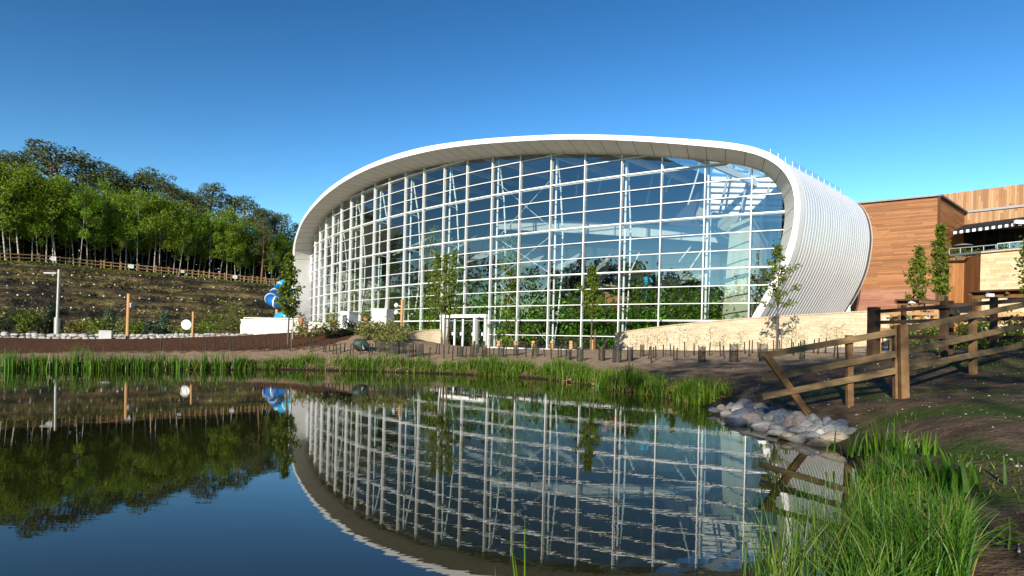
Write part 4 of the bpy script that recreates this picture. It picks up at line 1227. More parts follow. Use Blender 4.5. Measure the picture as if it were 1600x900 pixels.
# timber pergola with lamp, and flat hut roof with lamp
def pergola(x0, x1, y0, y1, Y0, Y1, label, posts):
    a, c = at(x0, y0, Y0), at(x1, y1, Y1)
    root = tag(empty('timber_pergola', (a.x, a.y, tz(a.x, a.y))), label, 'pergola'); o2 = root.location
    t = (c - a).normalized(); n_ = Vector((-t.y, t.x, 0))
    b = MB(); b.beam(a - o2, c - o2, .14, .16); b.build('front_beam', M['timber_fence'], root)
    b = MB(); b.beam(a + n_ * 2.2 - o2 + Vector((0, 0, .0)), c + n_ * 2.2 - o2, .14, .16); b.build('rear_beam', M['timber_fence'], root)
    L = (c - a).length; k = int(L / .75)
    b = MB(); e = Vector((0, 0, .14))
    for i in range(k + 1):
        p = a.lerp(c, i / k); b.beam(p - n_ * .25 + e - o2, p + n_ * 2.4 + e - o2, .08, .12)
    b.build('rafter', M['timber_fence'], root)
    b = MB(); q = n_ * 1.05 + Vector((0, 0, .24)); b.obox((a + c) / 2 + q - o2, (c - a) / 2, n_ * 1.35, Vector((0, 0, .035))); b.build('roof_board', M['clad_low'], root)
    for u in posts:
        p = a.lerp(c, u)
        b = MB(); b.box((p.x - o2.x, p.y - o2.y, (p.z + tz(p.x, p.y)) / 2 - o2.z), (.15, .15, p.z - tz(p.x, p.y))); b.build('post', M['timber_fence'], root)
    return root, a, c
pergola(1521, 1720, 464.5, 458, 27, 22.5, 'long brown timber pergola before the buff stone base', (.05, .5, .95))
pergola(1403, 1442, 477.5, 476.5, 27.5, 26.6, 'small brown flat timber shelter roof below the climbing trees', (.1, .9))
for px, y, Y, lab in ((1547, 461.5, 26, 'white box lamp on the edge of the long pergola'), (1425, 472, 26.9, 'white box lamp on the small timber shelter')):
    p = at(px, y, Y); root = tag(empty('box_lamp', p), lab, 'lamp')
    b = MB(); b.box((0, 0, 0), (.24, .2, .14)); b.build('housing', M['white'], root, .015)
    b = MB(); b.box((0, .02, -.1), (.08, .1, .09)); b.build('bracket', M['galv'], root)
    b = MB(); b.box((0, -.11, 0), (.18, .02, .09)); b.build('lens', M['signwhite'], root)

# ================================================================== FENCES
def fence(name, label, base, posts, rails, pm, rm, cat='fence', jit=0.0):
    root = tag(empty(name, base), label, cat); o2 = Vector(base)
    for (p, q, w, d, rz) in posts:
        b = MB(); dd = Vector(q) - Vector(p); b.obox((Vector(p) + Vector(q)) / 2 - o2, Vector((math.cos(rz), math.sin(rz), 0)) * w / 2, Vector((-math.sin(rz), math.cos(rz), 0)) * d / 2, dd / 2)
        b.build('post', pm, root, .006)
    for (p, q, w, h) in rails:
        b = MB(); b.beam(Vector(p) - o2, Vector(q) - o2, w, h); b.build('rail', rm, root, .004)
    return root
def gp(px, py, Y, drop=.15):
    """post foot in the ground below a photo column"""
    v = at(px, py, Y); v.z = tz(v.x, v.y) - drop; return v
LF = [(1193, 10.5), (1327, 10.2), (1405, 10.0), (1520, 11.3), (1600, 12.3), (1680, 13.4)]
def fY(px): return float(np.interp(px, [q[0] for q in LF], [q[1] for q in LF]))
posts = [(gp(1328, 640, 10.26), at(1326.5, 523.5, 10.26), .10, .09, .0), (gp(1402.5, 620, 10.18), at(1400, 510, 10.18), .10, .12, -.15), (gp(1413.5, 620, 10.02), at(1410.5, 507.5, 10.02), .125, .11, -.15),
         (gp(1521, 588, 11.42), at(1519.5, 487, 11.42), .115, .10, .4), (gp(1625, 575, 12.8), at(1623, 470, 12.8), .115, .10, .4)]
R_ = []
for ya, yb, yc, yd in ((555.5, 531, 518.5, 476), (592, 566, 553, 508), (620, 594, 579, 539)):
    R_.append((at(1191, ya, 10.42), at(1399, yc, 10.06), .038, .108))
    R_.append((at(1411, yc - 3, 10.12), at(1640, yd - 8, 12.75), .038, .108))
prop_a, prop_b = at(1196, 553, 10.25), at(1262, 646, 10.45)
prop_b.z = max(prop_b.z, .15)
fr = fence('rail_fence', 'near post and rail fence with a slanting prop at its open end', gp(1405, 600, 10.1, 0), posts, R_, M['timber_fence'], M['timber_rail'])
b = MB(); b.beam(prop_a - fr.location, prop_b - fr.location, .115, .085, up=(0, -1, 0)); b.build('prop', M['timber_fence'], fr, .006)
# dark back fence along the path
posts = [(gp(1364.5, 552, 15.0), at(1365.5, 480, 15.0), .21, .21, .3), (gp(1411, 545, 14.6), at(1412, 477, 14.6), .085, .09, .2), (gp(1474, 560, 13.4), at(1476, 470, 13.4), .10, .15, .3), (gp(1484, 556, 13.7), at(1485, 470, 13.7), .08, .12, .3), (gp(1551.5, 561, 12.6), at(1553, 464, 12.6), .105, .105, .2), (gp(1640, 565, 12.2), at(1641, 458, 12.2), .105, .105, .2)]
R_ = []
for ya, yb, yc in ((487, 479, 465), (504, 500.5, 496), (526, 527, 528)):
    R_.append((at(1368, ya, 14.9), at(1476, yb, 13.3), .05, .085)); R_.append((at(1476, yb - .3, 13.28), at(1650, yc, 12.05), .05, .085))
fence('dark_fence', 'dark stained rail fence with a thick end post beside the path', gp(1474, 560, 13.4, 0), posts, R_, M['stake'] if False else simple('dark_stained_timber', (.10, .055, .026), (.05, .028, .014), 5, .75, 0, .3), simple('dark_stained_rail', (.06, .035, .018), (.035, .02, .011), 5, .75, 0, .3))
# light fence behind it
posts = [(gp(px, 530, Y), at(px, y, Y), .22, .2, .1) for px, y, Y in ((1396.5, 486, 25), (1431, 484.5, 25), (1460, 484, 25.2))]
posts += [(gp(1374, 545, 24), at(1374, 486, 24), .10, .1, .1), (gp(1585, 525, 24), at(1585, 488, 24), .16, .12, .1)]
R_ = [(at(1374, y, 24.2), at(1464, y + 2, 25.1), .06, .13) for y in (489, 503, 515)] + [(at(1500, y, 24.6), at(1640, y - 1, 23.2), .06, .15) for y in (492, 504)]
fence('light_fence', 'pale new timber fence beyond the dark fence and hedge', gp(1431, 530, 25, 0), posts, R_, M['timber_new'], M['timber_new'])

# hill fence
posts, R_ = [], []
pxs = list(np.arange(-30, 60, 29.)) + [59] + [78, 93, 108, 123, 134, 143, 157, 162, 173, 188, 201, 216, 229, 243, 252, 263, 276, 289, 300, 310, 318, 326, 334, 343, 351, 361, 367, 374, 381, 388, 394, 402, 408, 413, 421, 427, 433, 440, 448]
prev = None
for i, px in enumerate(pxs):
    p = plateau(px, .8); big = px in (59, 157, 188, 216, 243, 263, 318, 351, 374, 394, 413, 433) or i % 4 == 0
    h = 1.25 if big else 1.12
    posts.append((p - Vector((0, 0, .3)), p + Vector((0, 0, h)), .2 if big else .13, .14, .6))
    if prev is not None:
        for z in (.55, 1.0): R_.append((prev + Vector((.08, -.1, z)), p + Vector((.08, -.1, z)), .05, .13))
    prev = p
# rails joined in runs so that a run is one part
runs = []
for k in range(2):
    seq = R_[k::2]
    for i in range(0, len(seq), 6): runs.append(seq[i:i + 6])
p0 = plateau(200, .8)
hf = tag(empty('hill_fence', p0), 'long brown post and rail fence along the top of the embankment', 'fence')
for (p, q, w, d, rz) in posts:
    b = MB(); b.obox((p + q) / 2 - p0, Vector((math.cos(rz), math.sin(rz), 0)) * w / 2, Vector((-math.sin(rz), math.cos(rz), 0)) * d / 2, (q - p) / 2); b.build('post', M['timber_hill'], hf)
for seq in runs:
    b = MB()
    for (p, q, w, h) in seq: b.beam(p - p0, q - p0, w, h)
    b.build('rail', M['timber_hill'], hf)
# white notices on it
for px, lab in ((82, 'white notice on the hill fence above the lamp post'), (204, 'white notice on the hill fence above the tall timber pole'), (285, 'small white notice on the hill fence above the round sign'), (367, 'white notice on the hill fence nearest the hall')):
    p = plateau(px, .62) + Vector((0, 0, .75))
    root = tag(empty('notice_board', p), lab, 'sign', 'notices on the hill fence')
    b = MB(); s = .62 if px != 285 else .42; b.box((0, 0, 0), (s * 1.15, .04, s * .85), .5); b.build('board', M['signwhite'], root)
    b = MB()
    for z in (.16, .02, -.12): b.box((0.01, -.03, z * s * 1.4), (s * .8, .01, .045), .5)
    b.build('faded_print', M['greypaint'], root)

# ================================================================== LAMP, POLES, CABINET
p = ground_at(89, 521, 30, 60); p = at(89, 521, 45); p.z = tz(p.x, p.y)
root = tag(empty('street_lamp', p), 'grey green street lamp post with one flat lamp head', 'street lamp')
zt = at(90.5, 421, 45).z - p.z
b = MB(); b.tube([(0, 0, 0), (0, 0, zt * .28)], .20, 12); b.build('base_section', M['galv'], root)
b = MB(); b.tube([(0, 0, zt * .28), (.04, 0, zt)], [.10, .085], 12); b.build('pole', M['galv'], root)
b = MB(); b.box((-.55, 0, zt - .3), (.95, .3, .1)); b.build('lamp_head', M['cabinet'], root, .03)
b = MB(); b.beam((-.1, 0, zt - .28), (0.02, 0, zt - .28), .06, .06); b.build('arm', M['galv'], root)
def zpole(px, ytop, ybot, Y, r, m, name, label, cat):
    p = at(px, ybot, Y); p.z = tz(p.x, p.y); z = at(px, ytop, Y).z - p.z
    root = tag(empty(name, p), label, cat); b = MB(); b.tube([(0, 0, -.3), (.03, 0, z)], r, 12); b.build('pole', m, root); return root, z, p
root, z, p = zpole(199, 459, 532, 36, .105, M['timber_new'], 'speaker_pole', 'tall round timber pole with a small white speaker before the embankment', 'pole')
b = MB(); b.tube([(.12, 0, z - .62), (.34, -.1, z - .66)], [.05, .13], 10); b.build('speaker', M['cabinet'], root)
b = MB(); b.tube([(.14, 0, z - .75), (.30, -.1, z - .82)], [.05, .10], 10); b.build('speaker', M['cabinet'], root)
root, z, p = zpole(627, 468, 512, 45.5, .11, M['timber_new'], 'speaker_pole', 'tall timber pole with white round lamps before the glazing', 'pole')
for dx, zz in ((-.42, -.45), (-.42, -1.0)):
    b = MB(); b.tube([(dx - .14, 0, z + zz), (dx, 0, z + zz), (dx + .14, 0, z + zz)], [.1, .2, .1], 10); b.tube([(dx + .1, 0, z + zz), (0, 0, z + zz - .1)], .03, 6); b.build('lamp', M['white'], root)
root, z, p = zpole(300.5, 487, 526, 36, .07, M['timber_new'], 'disc_sign', 'round pale sign with grey swirl on a slim timber post', 'sign')
s = z * .58
b = MB(); b.tube([(-.36, -.05, z * .52), (-.36, .0, z * .52)], .30, 24, False); dsc = b.build('disc', M['signwhite'], root)
sw = MB()
for a0, a1, rr in ((0.3, 3.6, .2), (3.4, 6.6, .12)):
    q = [Vector((-.36 + rr * math.cos(a0 + (a1 - a0) * k / 10), -.06, z * .52 + rr * math.sin(a0 + (a1 - a0) * k / 10))) for k in range(11)]
    sw.tube(q, .014, 5)
sw.build('swirl_mark', M['greypaint'], root)
p = at(166, 530, 35); p.z = tz(p.x, p.y)
root = tag(empty('utility_cabinet', p), 'pale grey utility cabinet standing in the mulch bed', 'cabinet')
hz = max(.45, at(166, 517, 35).z - p.z)
b = MB(); b.box((0, 0, hz / 2 - .1), (.62, .45, hz + .2), .35); b.build('body', M['cabinet'], root, .012)
b = MB(); b.box((0, 0, hz + .015), (.66, .49, .03), .35); b.build('lid', M['cabinet'], root)
b = MB(); b.box((-.05, -.235, hz * .5), (.4, .012, hz * .7), .35); b.build('door', M['cabinet'], root)
# timber bollards before the entrance
for k, px in enumerate((693.5, 740, 755, 779, 805, 833, 862, 892, 924.5)):
    Y = [41, 40, 40.6, 39.6, 39.2, 38.6, 38, 37.4, 36.8][k]
    g = at(px, 548, Y); g.z = tz(g.x, g.y); zt = at(px, 532.5 - (1.5 if k > 7 else 0) - (3 if k == 0 else 0), Y).z
    wh = ('beside the white entrance jamb', 'at the middle of the entrance doors', 'at the right leaf of the entrance', 'first past the entrance', 'second past the entrance', 'third past the entrance', 'fourth past the entrance', 'fifth past the entrance', 'below the young tree at the end of its row')[k]
    root = tag(empty('timber_bollard', g), 'round timber bollard ' + wh, 'bollard', 'timber bollards along the path')
    b = MB(); b.tube([(0, 0, -.2), (0, 0, zt - g.z - .03), (0, 0, zt - g.z)], [.115, .115, .09], 12); b.build('log', M['timber_new'], root)
    b = MB(); b.tube([(0, 0, (zt - g.z) * .72), (0, 0, (zt - g.z) * .78)], .118, 12); b.build('groove', M['timber_fence'], root)
# brightly coloured poolside stall and figures of plastic inside
p = at(978, 498, 47.5); p.z = .95
root = tag(empty('poolside_stall', p), 'poolside stall with red and orange cushions behind the glazing', 'stall'); 
b = MB(); b.box((0, 0, 2.9), (3.4, 1.5, .12)); b.build('platform', M['pale'], root)
b = MB(); 
for x in (-1.5, 1.5): b.box((x, 0, 1.4), (.25, .3, 2.9))
b.build('leg', M['stake'], root)
b = MB(); b.box((-.55, -.2, 3.5), (.9, .6, .7)); b.build('red_cushion', M['red'], root, .12)
b = MB(); b.box((.55, -.2, 3.55), (.9, .6, .8)); b.build('orange_cushion', M['orange'], root, .12)
b = MB(); b.box((0, .7, 4.0), (3.2, .12, 2.0)); b.build('back_panel', M['clad_low'] if False else M['terracotta'], root)
b = MB(); b.box((0, 0, 5.1), (3.6, 1.8, .12)); b.build('roof', M['stone_cap'], root)
p = at(1009, 452, 46.5); root = tag(empty('blue_figure', p), 'bright blue plastic spout post among the leaves inside', 'spout')
b = MB(); b.tube([(0, 0, -3.5), (0, 0, .2), (0, 0, .9), (0, 0, 1.0)], [.12, .12, .25, .1], 10); b.build('post', M['cyan'], root)
b = MB(); b.tube([(0, 0, .7), (.3, -.3, .8), (.4, -.4, .5)], .09, 8); b.build('spout', M['cyan'], root)
# ================================================================== TREES
def crown_leaves(centers, radii, per, size, g, squash=.75, aspect=.6, droop=0.0, flat=0.0):
    Cs = []
    for c, r in zip(centers, radii):
        n = max(4, int(per * (r ** 2)))
        d = g.normal(size=(n, 3)); d /= np.linalg.norm(d, axis=1)[:, None]
        rr = r * g.uniform(.35, 1, n)[:, None] ** .6
        q = d * rr; q[:, 2] *= squash
        Cs.append(np.array(c) + q)
    return leaf_quads(np.concatenate(Cs), size, aspect, g, droop, flat)

def birch_proto(seed, H, R0, bare=.42, lean=0.0, tw=.085, leaf=None, size=.25):
    g = np.random.default_rng(seed); rd = random.Random(seed)
    root = empty('birch_tree')
    b = MB(); path = []
    bx, by = rd.uniform(-.5, .5), rd.uniform(-.5, .5)
    for k in range(9):
        t = k / 8
        path.append(Vector((lean * t * H * .2 + bx * math.sin(t * 3 + seed) * .8, by * math.sin(t * 2.4) * .6, t * H * .93 - .3)))
    b.tube(path, [tw * (1 - .85 * k / 8) + .01 for k in range(9)], 8)
    cen, rad = [], []
    for i in range(13):
        t = bare + (.95 - bare) * (i + rd.random() * .8) / 13
        k = min(int(t * 8), 7); s = path[k].lerp(path[k + 1], t * 8 - k)
        az = i * 2.4 + rd.uniform(-.5, .5)
        spread = R0 * (1.05 - .65 * abs((t - bare) / (1 - bare) - .38) ** 1.2) * rd.uniform(.6, 1.1)
        e = s + Vector((math.cos(az) * spread, math.sin(az) * spread, spread * rd.uniform(.45, 1.0)))
        e.z = min(e.z, H)
        mid = s.lerp(e, .5) + Vector((0, 0, -.08 * spread))
        b.tube([s, mid, e], [tw * .42 * (1 - t * .6), tw * .25 * (1 - t * .5), .012], 5)
        for u, q in ((.55, .62), (.8, .85), (1.05, .75)):
            p = s.lerp(e, u); cen.append(p + Vector((rd.uniform(-.4, .4), rd.uniform(-.4, .4), rd.uniform(-.3, .4)))); rad.append(R0 * .42 * q * rd.uniform(.8, 1.25))
    cen.append(path[-1]); rad.append(R0 * .3)
    b.build('trunk', M['bark_birch'], root)
    V, F, U = crown_leaves(cen, rad, 105, size, g, .85, .62, droop=.5)
    np_mesh('crown', V, F, leaf or M['leaf_birch'], root, U)
    return root

def pine_proto(seed, H, R0, bare=.5, leaf=None):
    g = np.random.default_rng(seed); rd = random.Random(seed)
    root = empty('pine_tree'); b = MB()
    bx = rd.uniform(-.8, .8)
    path = [Vector((bx * math.sin(k / 8 * 3), .4 * math.sin(k / 8 * 5), k / 8 * H * .95 - .3)) for k in range(9)]
    b.tube(path, [.24 * (1 - .8 * k / 8) + .02 for k in range(9)], 8)
    cen, rad = [], []
    for i in range(17):
        t = bare + (1 - bare) * (i + rd.random() * .7) / 17
        k = min(int(t * 8), 7); s = path[k].lerp(path[k + 1], min(t * 8 - k, 1))
        az = i * 2.4 + rd.uniform(-.6, .6); v = (t - bare) / (1 - bare)
        L = R0 * (1.05 - .72 * v ** 1.6) * rd.uniform(.55, 1.12)
        e = s + Vector((math.cos(az) * L, math.sin(az) * L, L * rd.uniform(.1, .4)))
        b.tube([s, s.lerp(e, .5) + Vector((0, 0, -.12)), e], [.09 * (1 - .5 * v), .06, .015], 5)
        for u, q in ((.5, .6), (.78, .9), (1.0, .8)):
            p = s.lerp(e, u); cen.append(p + Vector((rd.uniform(-.6, .6), rd.uniform(-.6, .6), rd.uniform(-.35, .75)))); rad.append(R0 * .33 * q * rd.uniform(.8, 1.25))
    cen.append(path[-1] + Vector((0, 0, -.1))); rad.append(R0 * .42)
    b.build('trunk', M['bark_pine'], root)
    V, F, U = crown_leaves(cen, rad, 75, .32, g, .62, .42, flat=.15)
    np_mesh('crown', V, F, leaf or M['leaf_pine'], root, U)
    return root

def place(proto, first, loc, rz, sc, label, cat, group=None, tilt=None):
    o = proto if first else copy_tree(proto)
    o.location = loc; o.scale = sc if isinstance(sc, tuple) else (sc,) * 3
    o.rotation_euler = (tilt[0] if tilt else 0, tilt[1] if tilt else 0, rz)
    tag(o, label, cat, group)
    return o
BH = [12.0, 12.0, 12.0, 12.0, 12.0]
protoB = [birch_proto(11 + k, 12.0, 3.0, (.30, .42, .34, .46, .26)[k], (.0, .5, -.6, .3, -.2)[k]) for k in range(5)]
usedB = [False] * 5
def ord_(n):
    return {1: 'first', 2: 'second', 3: 'third'}.get(n, f'{n}th')
birches = [(-12, 3.2, 250, 1.1), (8, 3.0, 246, 1.05), (31, 3.6, 256, 1.1), (51, 5.0, 268, .9), (72, 3.2, 270, 1.0), (80, 3.6, 276, 1.0), (90, 2.8, 278, 1.0), (112, 4.2, 290, .9), (124, 1.6, 300, .85), (135, 2.6, 302, .95), (163, 4.0, 296, .9), (176, 5.5, 290, .9), (196, 3.6, 293, .95), (214, 2.8, 308, .9), (232, 4.0, 306, .9), (240, 2.2, 303, .95), (249, 2.6, 303, .95), (270, 3.2, 318, .85), (280, 2.4, 330, .8), (300, 4.2, 330, .9), (310, 6.0, 332, .85), (327, 3.0, 328, .95), (340, 3.6, 325, 1.0), (354, 3.0, 340, .9), (369, 2.8, 345, .9), (384, 5.0, 342, .9), (396, 4.0, 352, .85), (418, 3.4, 350, .85), (430, 4.5, 362, .85), (444, 3.5, 366, .8), (456, 5.5, 372, .8), (470, 5.0, 372, .85), (-40, 4, 246, 1.1), (-70, 5, 240, 1.1)]
birches += [(18, 4.5, 300, .55), (60, 2.6, 318, .5), (102, 5.0, 310, .5), (148, 3.0, 330, .5), (186, 2.4, 338, .5), (205, 4.6, 325, .5), (222, 5.5, 330, .5), (259, 4.5, 335, .5), (292, 2.4, 350, .5), (318, 4.8, 345, .5), (334, 5.0, 348, .5), (361, 4.6, 360, .5), (376, 2.6, 366, .5), (391, 5.2, 362, .5), (424, 2.5, 380, .5), (437, 3.0, 378, .5)]
birches.sort(key=lambda q: q[0])
n_b = 0
for i, (px, back, ytop, wid) in enumerate(birches):
    p = plateau(px, back); H = at(px, ytop, p.y).z - p.z
    k = (i * 3 + i // 5) % 5; s = H / 12.0
    lab = f'{"slim " if wid < .6 else ""}white-stemmed birch behind the hill fence, {ord_(i - 2)} from the left edge' if px >= 0 else 'white-stemmed birch at the open end of the hill fence'
    place(protoB[k], not usedB[k], p - Vector((0, 0, .1)), i * 1.9, (s * wid * .95, s * wid * .95, s), lab, 'tree', 'birches behind the hill fence'); usedB[k] = True
protoP = [pine_proto(31 + k, 16.0, (4.2, 3.6, 3.2, 3.8)[k], (.52, .6, .5, .62)[k]) for k in range(4)]
usedP = [False] * 4
pines = [(28, 18, 240, 1.1, 0), (64, 20, 221, 1.5, 0), (92, 24, 242, 1.2, 2), (128, 22, 247, 1.0, 2), (156, 20, 249, 1.15, 1), (184, 26, 272, .9, 3), (206, 22, 268, 1.0, 1), (232, 24, 263, 1.2, 0), (256, 20, 281, 1.1, 2), (276, 26, 290, 1.1, 3), (306, 20, 303, 1.0, 0), (331, 22, 285, 1.0, 1), (362, 22, 300, 1.1, 2), (384, 20, 307, 1.2, 0), (404, 24, 322, 1.0, 3), (424, 26, 327, .8, 1), (440, 22, 330, .9, 2), (462, 24, 345, .9, 3), (486, 26, 350, .9, 0), (-20, 24, 236, 1.2, 1)]
for i, (px, back, ytop, wid, k) in enumerate(pines):
    p = plateau(px, back); H = at(px, ytop, p.y).z - p.z; s = H / 16.0
    lab = ('broad dark pine, tallest crown above the birches' if px == 64 else f'dark pine rising behind the birches, {ord_(i + 1)} along the hill from the tallest end')
    place(protoP[k], not usedP[k], p - Vector((0, 0, .1)), i * 2.3 + .4, (s * wid, s * wid, s), lab, 'tree', 'pines behind the birches'); usedP[k] = True
# grey green pine with a reddish stem among the birches
p = plateau(408, 2.2); H = at(408, 338, p.y).z - p.z
gpine = pine_proto(77, 16.0, 4.0, .30, leafmat('grey_green_needles', [(0.045, 0.06, 0.025), (0.075, 0.09, 0.04), (0.10, 0.11, 0.05)], .12)); place(gpine, True, p, .7, H / 16.0, 'grey green pine with a reddish stem standing among the birches', 'tree')

# the wood behind: dim stems and leaves that read as one mass
g = np.random.default_rng(3)
parts = []; tb = MB()
Cc_, = [[]]
for i in range(420):
    px = g.uniform(-150, 540); back = g.uniform(7, 40); p = plateau(px, back)
    h = at(px, np.interp(px, [-120, 0, 100, 200, 300, 400, 460, 520], [262, 268, 300, 318, 340, 366, 378, 385]), p.y).z - p.z
    tb.tube([p - Vector((0, 0, .4)), p + Vector((g.uniform(-.4, .4), 0, h * .9))], [.12, .04], 5, cap=False)
    n = 90
    q = np.stack([g.normal(size=n) * 1.6, g.normal(size=n) * 1.6, h * g.uniform(.0 if back > 13 else .35, .92, n)], 1)
    Cc_.append(np.array(p) + q)
V, F, U = leaf_quads(np.concatenate(Cc_), .95, .7, g)
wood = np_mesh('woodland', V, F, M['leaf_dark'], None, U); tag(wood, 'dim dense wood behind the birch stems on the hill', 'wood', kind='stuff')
stems = tb.build('woodland_stems', M['bark']); tag(stems, 'crowded thin stems in the shade of the wood', 'wood', kind='stuff')

# trees on the near side of the pond: they shade the bank and stand in the reflections
Cc_ = []; tb = MB()
def far_tree(x, y, H, r, bare, n, base=.6):
    bent = n > 900 and x < -5
    tb.tube([(-3.4, y, base - .5), (-4.0, y, 7.2), (x, y, H * .8)] if bent else [(x, y, base - .5), (x + g.uniform(-.4, .4), y, H * .5), (x + g.uniform(-.4, .4), y, H * .9)], [(.05 if x < 4 else .12) if n > 900 else .22, .12 if n < 900 else .045, .04], 6, cap=False)
    for i in range(9):
        az = g.uniform(0, 6.28); z = H * (bare + (1 - bare) * (i + .5) / 9); rr = r * (1 - .55 * (i / 9)) * g.uniform(.5, 1)
        c = np.array([x + math.cos(az) * rr * .8, y + math.sin(az) * rr * .8, z])
        Cc_.append(c + g.normal(size=(n // 9, 3)) * (r * .30, r * .30, r * .22))
SH = [(-9.2, -12, 16.5, 2.3, .60), (-5.6, -11.5, 16.5, 2.4, .60), (-1.6, -13, 17, 2.5, .60), (2.4, -11, 16, 2.4, .62), (6.4, -13.5, 17, 2.6, .6), (11, -12, 16.5, 2.6, .58), (-7.0, -18, 18.5, 2.3, .62), (3.5, -20, 19, 2.5, .62)]
for x, y, H, r, br in SH: far_tree(x, y, H, r, br, 945)
near_n = len(Cc_)
for i in range(85):
    a = g.uniform(.2, 1.25); x = -52 - 36 * a + g.uniform(-7, 7); y = 42 - 100 * a + g.uniform(-8, 8)
    far_tree(x, y, g.uniform(12, 17.5) if a < .5 else g.uniform(16, 24), g.uniform(3, 4.6), g.uniform(.1, .25), 300)
for i in range(60):                               # far left, beyond the open end of the pond
    far_tree(g.uniform(-135, -84), g.uniform(-45, 85), g.uniform(17, 25), g.uniform(3.4, 5), g.uniform(.05, .2), 300)
for i in range(110):                               # behind the viewer
    far_tree(g.uniform(-85, 40), g.uniform(-84, -50), g.uniform(14, 19.5), g.uniform(3.4, 5), g.uniform(.05, .2), 260)
q_ = np.concatenate([np.column_stack([g.uniform(-130, -84, 5000), g.uniform(-45, 85, 5000), g.uniform(0, 9, 5000)]), np.column_stack([g.uniform(-85, 45, 8000), g.uniform(-80, -52, 8000), g.uniform(0, 10, 8000)]), np.column_stack([g.uniform(-92, -60, 5000), g.uniform(-55, 24, 5000), g.uniform(0, 7, 5000)])])
Cc_.append(q_)
V1, F1, U1 = leaf_quads(np.concatenate(Cc_[:near_n]), .34, .6, g); V2, F2, U2 = leaf_quads(np.concatenate(Cc_[near_n:]), 1.15, .65, g)
V, F, U = merge([(V1, F1, U1), (V2, F2, U2)])
tag(np_mesh('shore_wood', V, F, M['leaf_pine'], None, U), 'trees on the viewer side of the pond', 'wood', kind='stuff')
tag(tb.build('shore_wood_stems', M['bark_pine']), 'stems of the trees on the viewer side of the pond', 'wood', kind='stuff')

# ------------------------------------------------------------------ young planted trees
def young_tree(label, px, ybot, Y, ytop, ycrown, halfw, seed, n, multi=1, leaf='leaf_young', size=.13, stake=True, cone=.6):
    p = at(px, ybot, Y); p.z = tz(p.x, p.y); g2 = np.random.default_rng(seed); rd = random.Random(seed)
    root = tag(empty('young_tree', p), label, 'tree'); H = at(px, ytop, Y).z - p.z; zc = at(px, ycrown, Y).z - p.z; Rw = halfw / FPX * Y
    b = MB(); Cs = []
    for m_ in range(multi):
        dx = (m_ - (multi - 1) / 2) * .35; tip = Vector((dx * 1.6 + .02 * H, 0, H))
        b.tube([(dx * .3, 0, -.2), (dx * .8 + .03, .02, H * .35), (dx * 1.3, -.03, H * .7), tip], [.05, .042, .028, .008], 7)
        nb = 20
        for i in range(nb):
            t = (i + rd.random()) / nb; z = zc + (H - zc) * t
            w = Rw * (math.sin(math.pi * min(1, .16 + t * .9)) ** .8) * (1 - cone * t * t) * rd.uniform(.5, 1.15) / (1 if multi == 1 else 1.4)
            az = i * 2.4 + rd.uniform(-.5, .5); s = Vector((dx * (.3 + z / H * 1.2), 0, z - w * .35)); e = s + Vector((math.cos(az) * w, math.sin(az) * w, w * rd.uniform(.35, .8)))
            b.tube([s, s.lerp(e, .5), e], [.014, .009, .004], 4)
            k = int(1.7 * n) // (nb * multi); u = g2.uniform(.25, 1.12, k)[:, None]
            Cs.append(np.array(s) * (1 - u) + np.array(e) * u + g2.normal(size=(k, 3)) * .09)
    b.build('trunk', M['bark'], root)
    V, F, U = leaf_quads(np.concatenate(Cs), size, .65, g2, .3); np_mesh('crown', V, F, M[leaf], root, U)
    if stake:
        b = MB(); b.tube([(.22, -.1, -.2), (.22, -.1, min(1.3, zc * .6))], .03, 6); b.build('stake', M['timber_fence'], root)
        b = MB(); b.tube([(.24, -.1, min(1.2, zc * .55)), (-.02, .05, min(1.2, zc * .55))], .018, 5); b.build('tie', M['black'], root)
    return root
young_tree('slim young tree in front of the blue slide and white hall end', 449, 551, 29, 400, 494, 23, 101, 1250, size=.16)
young_tree('young multi-stemmed tree beside the white entrance', 694, 548, 36, 396, 490, 38, 102, 1100, 3, size=.17)
young_tree('young oval-crowned tree before the middle of the glazing', 923, 548, 35, 417, 492, 21, 103, 1250, 1, size=.17, cone=.75)
young_tree('young open-branched tree in front of the ribbed silver side', 1213, 545, 31, 384, 478, 38, 104, 760, 1, size=.15)
young_tree('leafy climber tree at the middle of the cedar wall', 1433, 528, 27.5, 388, 470, 20, 105, 700, 1, size=.15, stake=False)
young_tree('tall narrow climber tree at the corner of the cedar wall', 1466, 528, 28, 352, 462, 15, 106, 900, 1, size=.15, stake=False, cone=.3)
young_tree('young tree half out of view before the buff stone base', 1604, 540, 20, 375, 455, 16, 107, 300, 1, size=.13, stake=False)
for px, yb, yt, Y in ((378, 543, 500, 30), (520, 552, 528, 27)):
    p = at(px if px != 378 else 456, yb, Y)
p = at(456.5, 545, 31.5); p.z = tz(p.x, p.y); r_ = tag(empty('support_stake', p), 'pale stake beside the slim young tree by the slide', 'stake'); zt = at(457, 486, 31.5).z - p.z
b = MB(); b.tube([(0, 0, -.2), (0, 0, zt)], .05, 8); b.build('post', M['galv'], r_)
b = MB(); b.tube([(0, 0, zt * .8), (-.28, -.1, zt * .8)], .02, 5); b.build('tie', M['black'], r_)

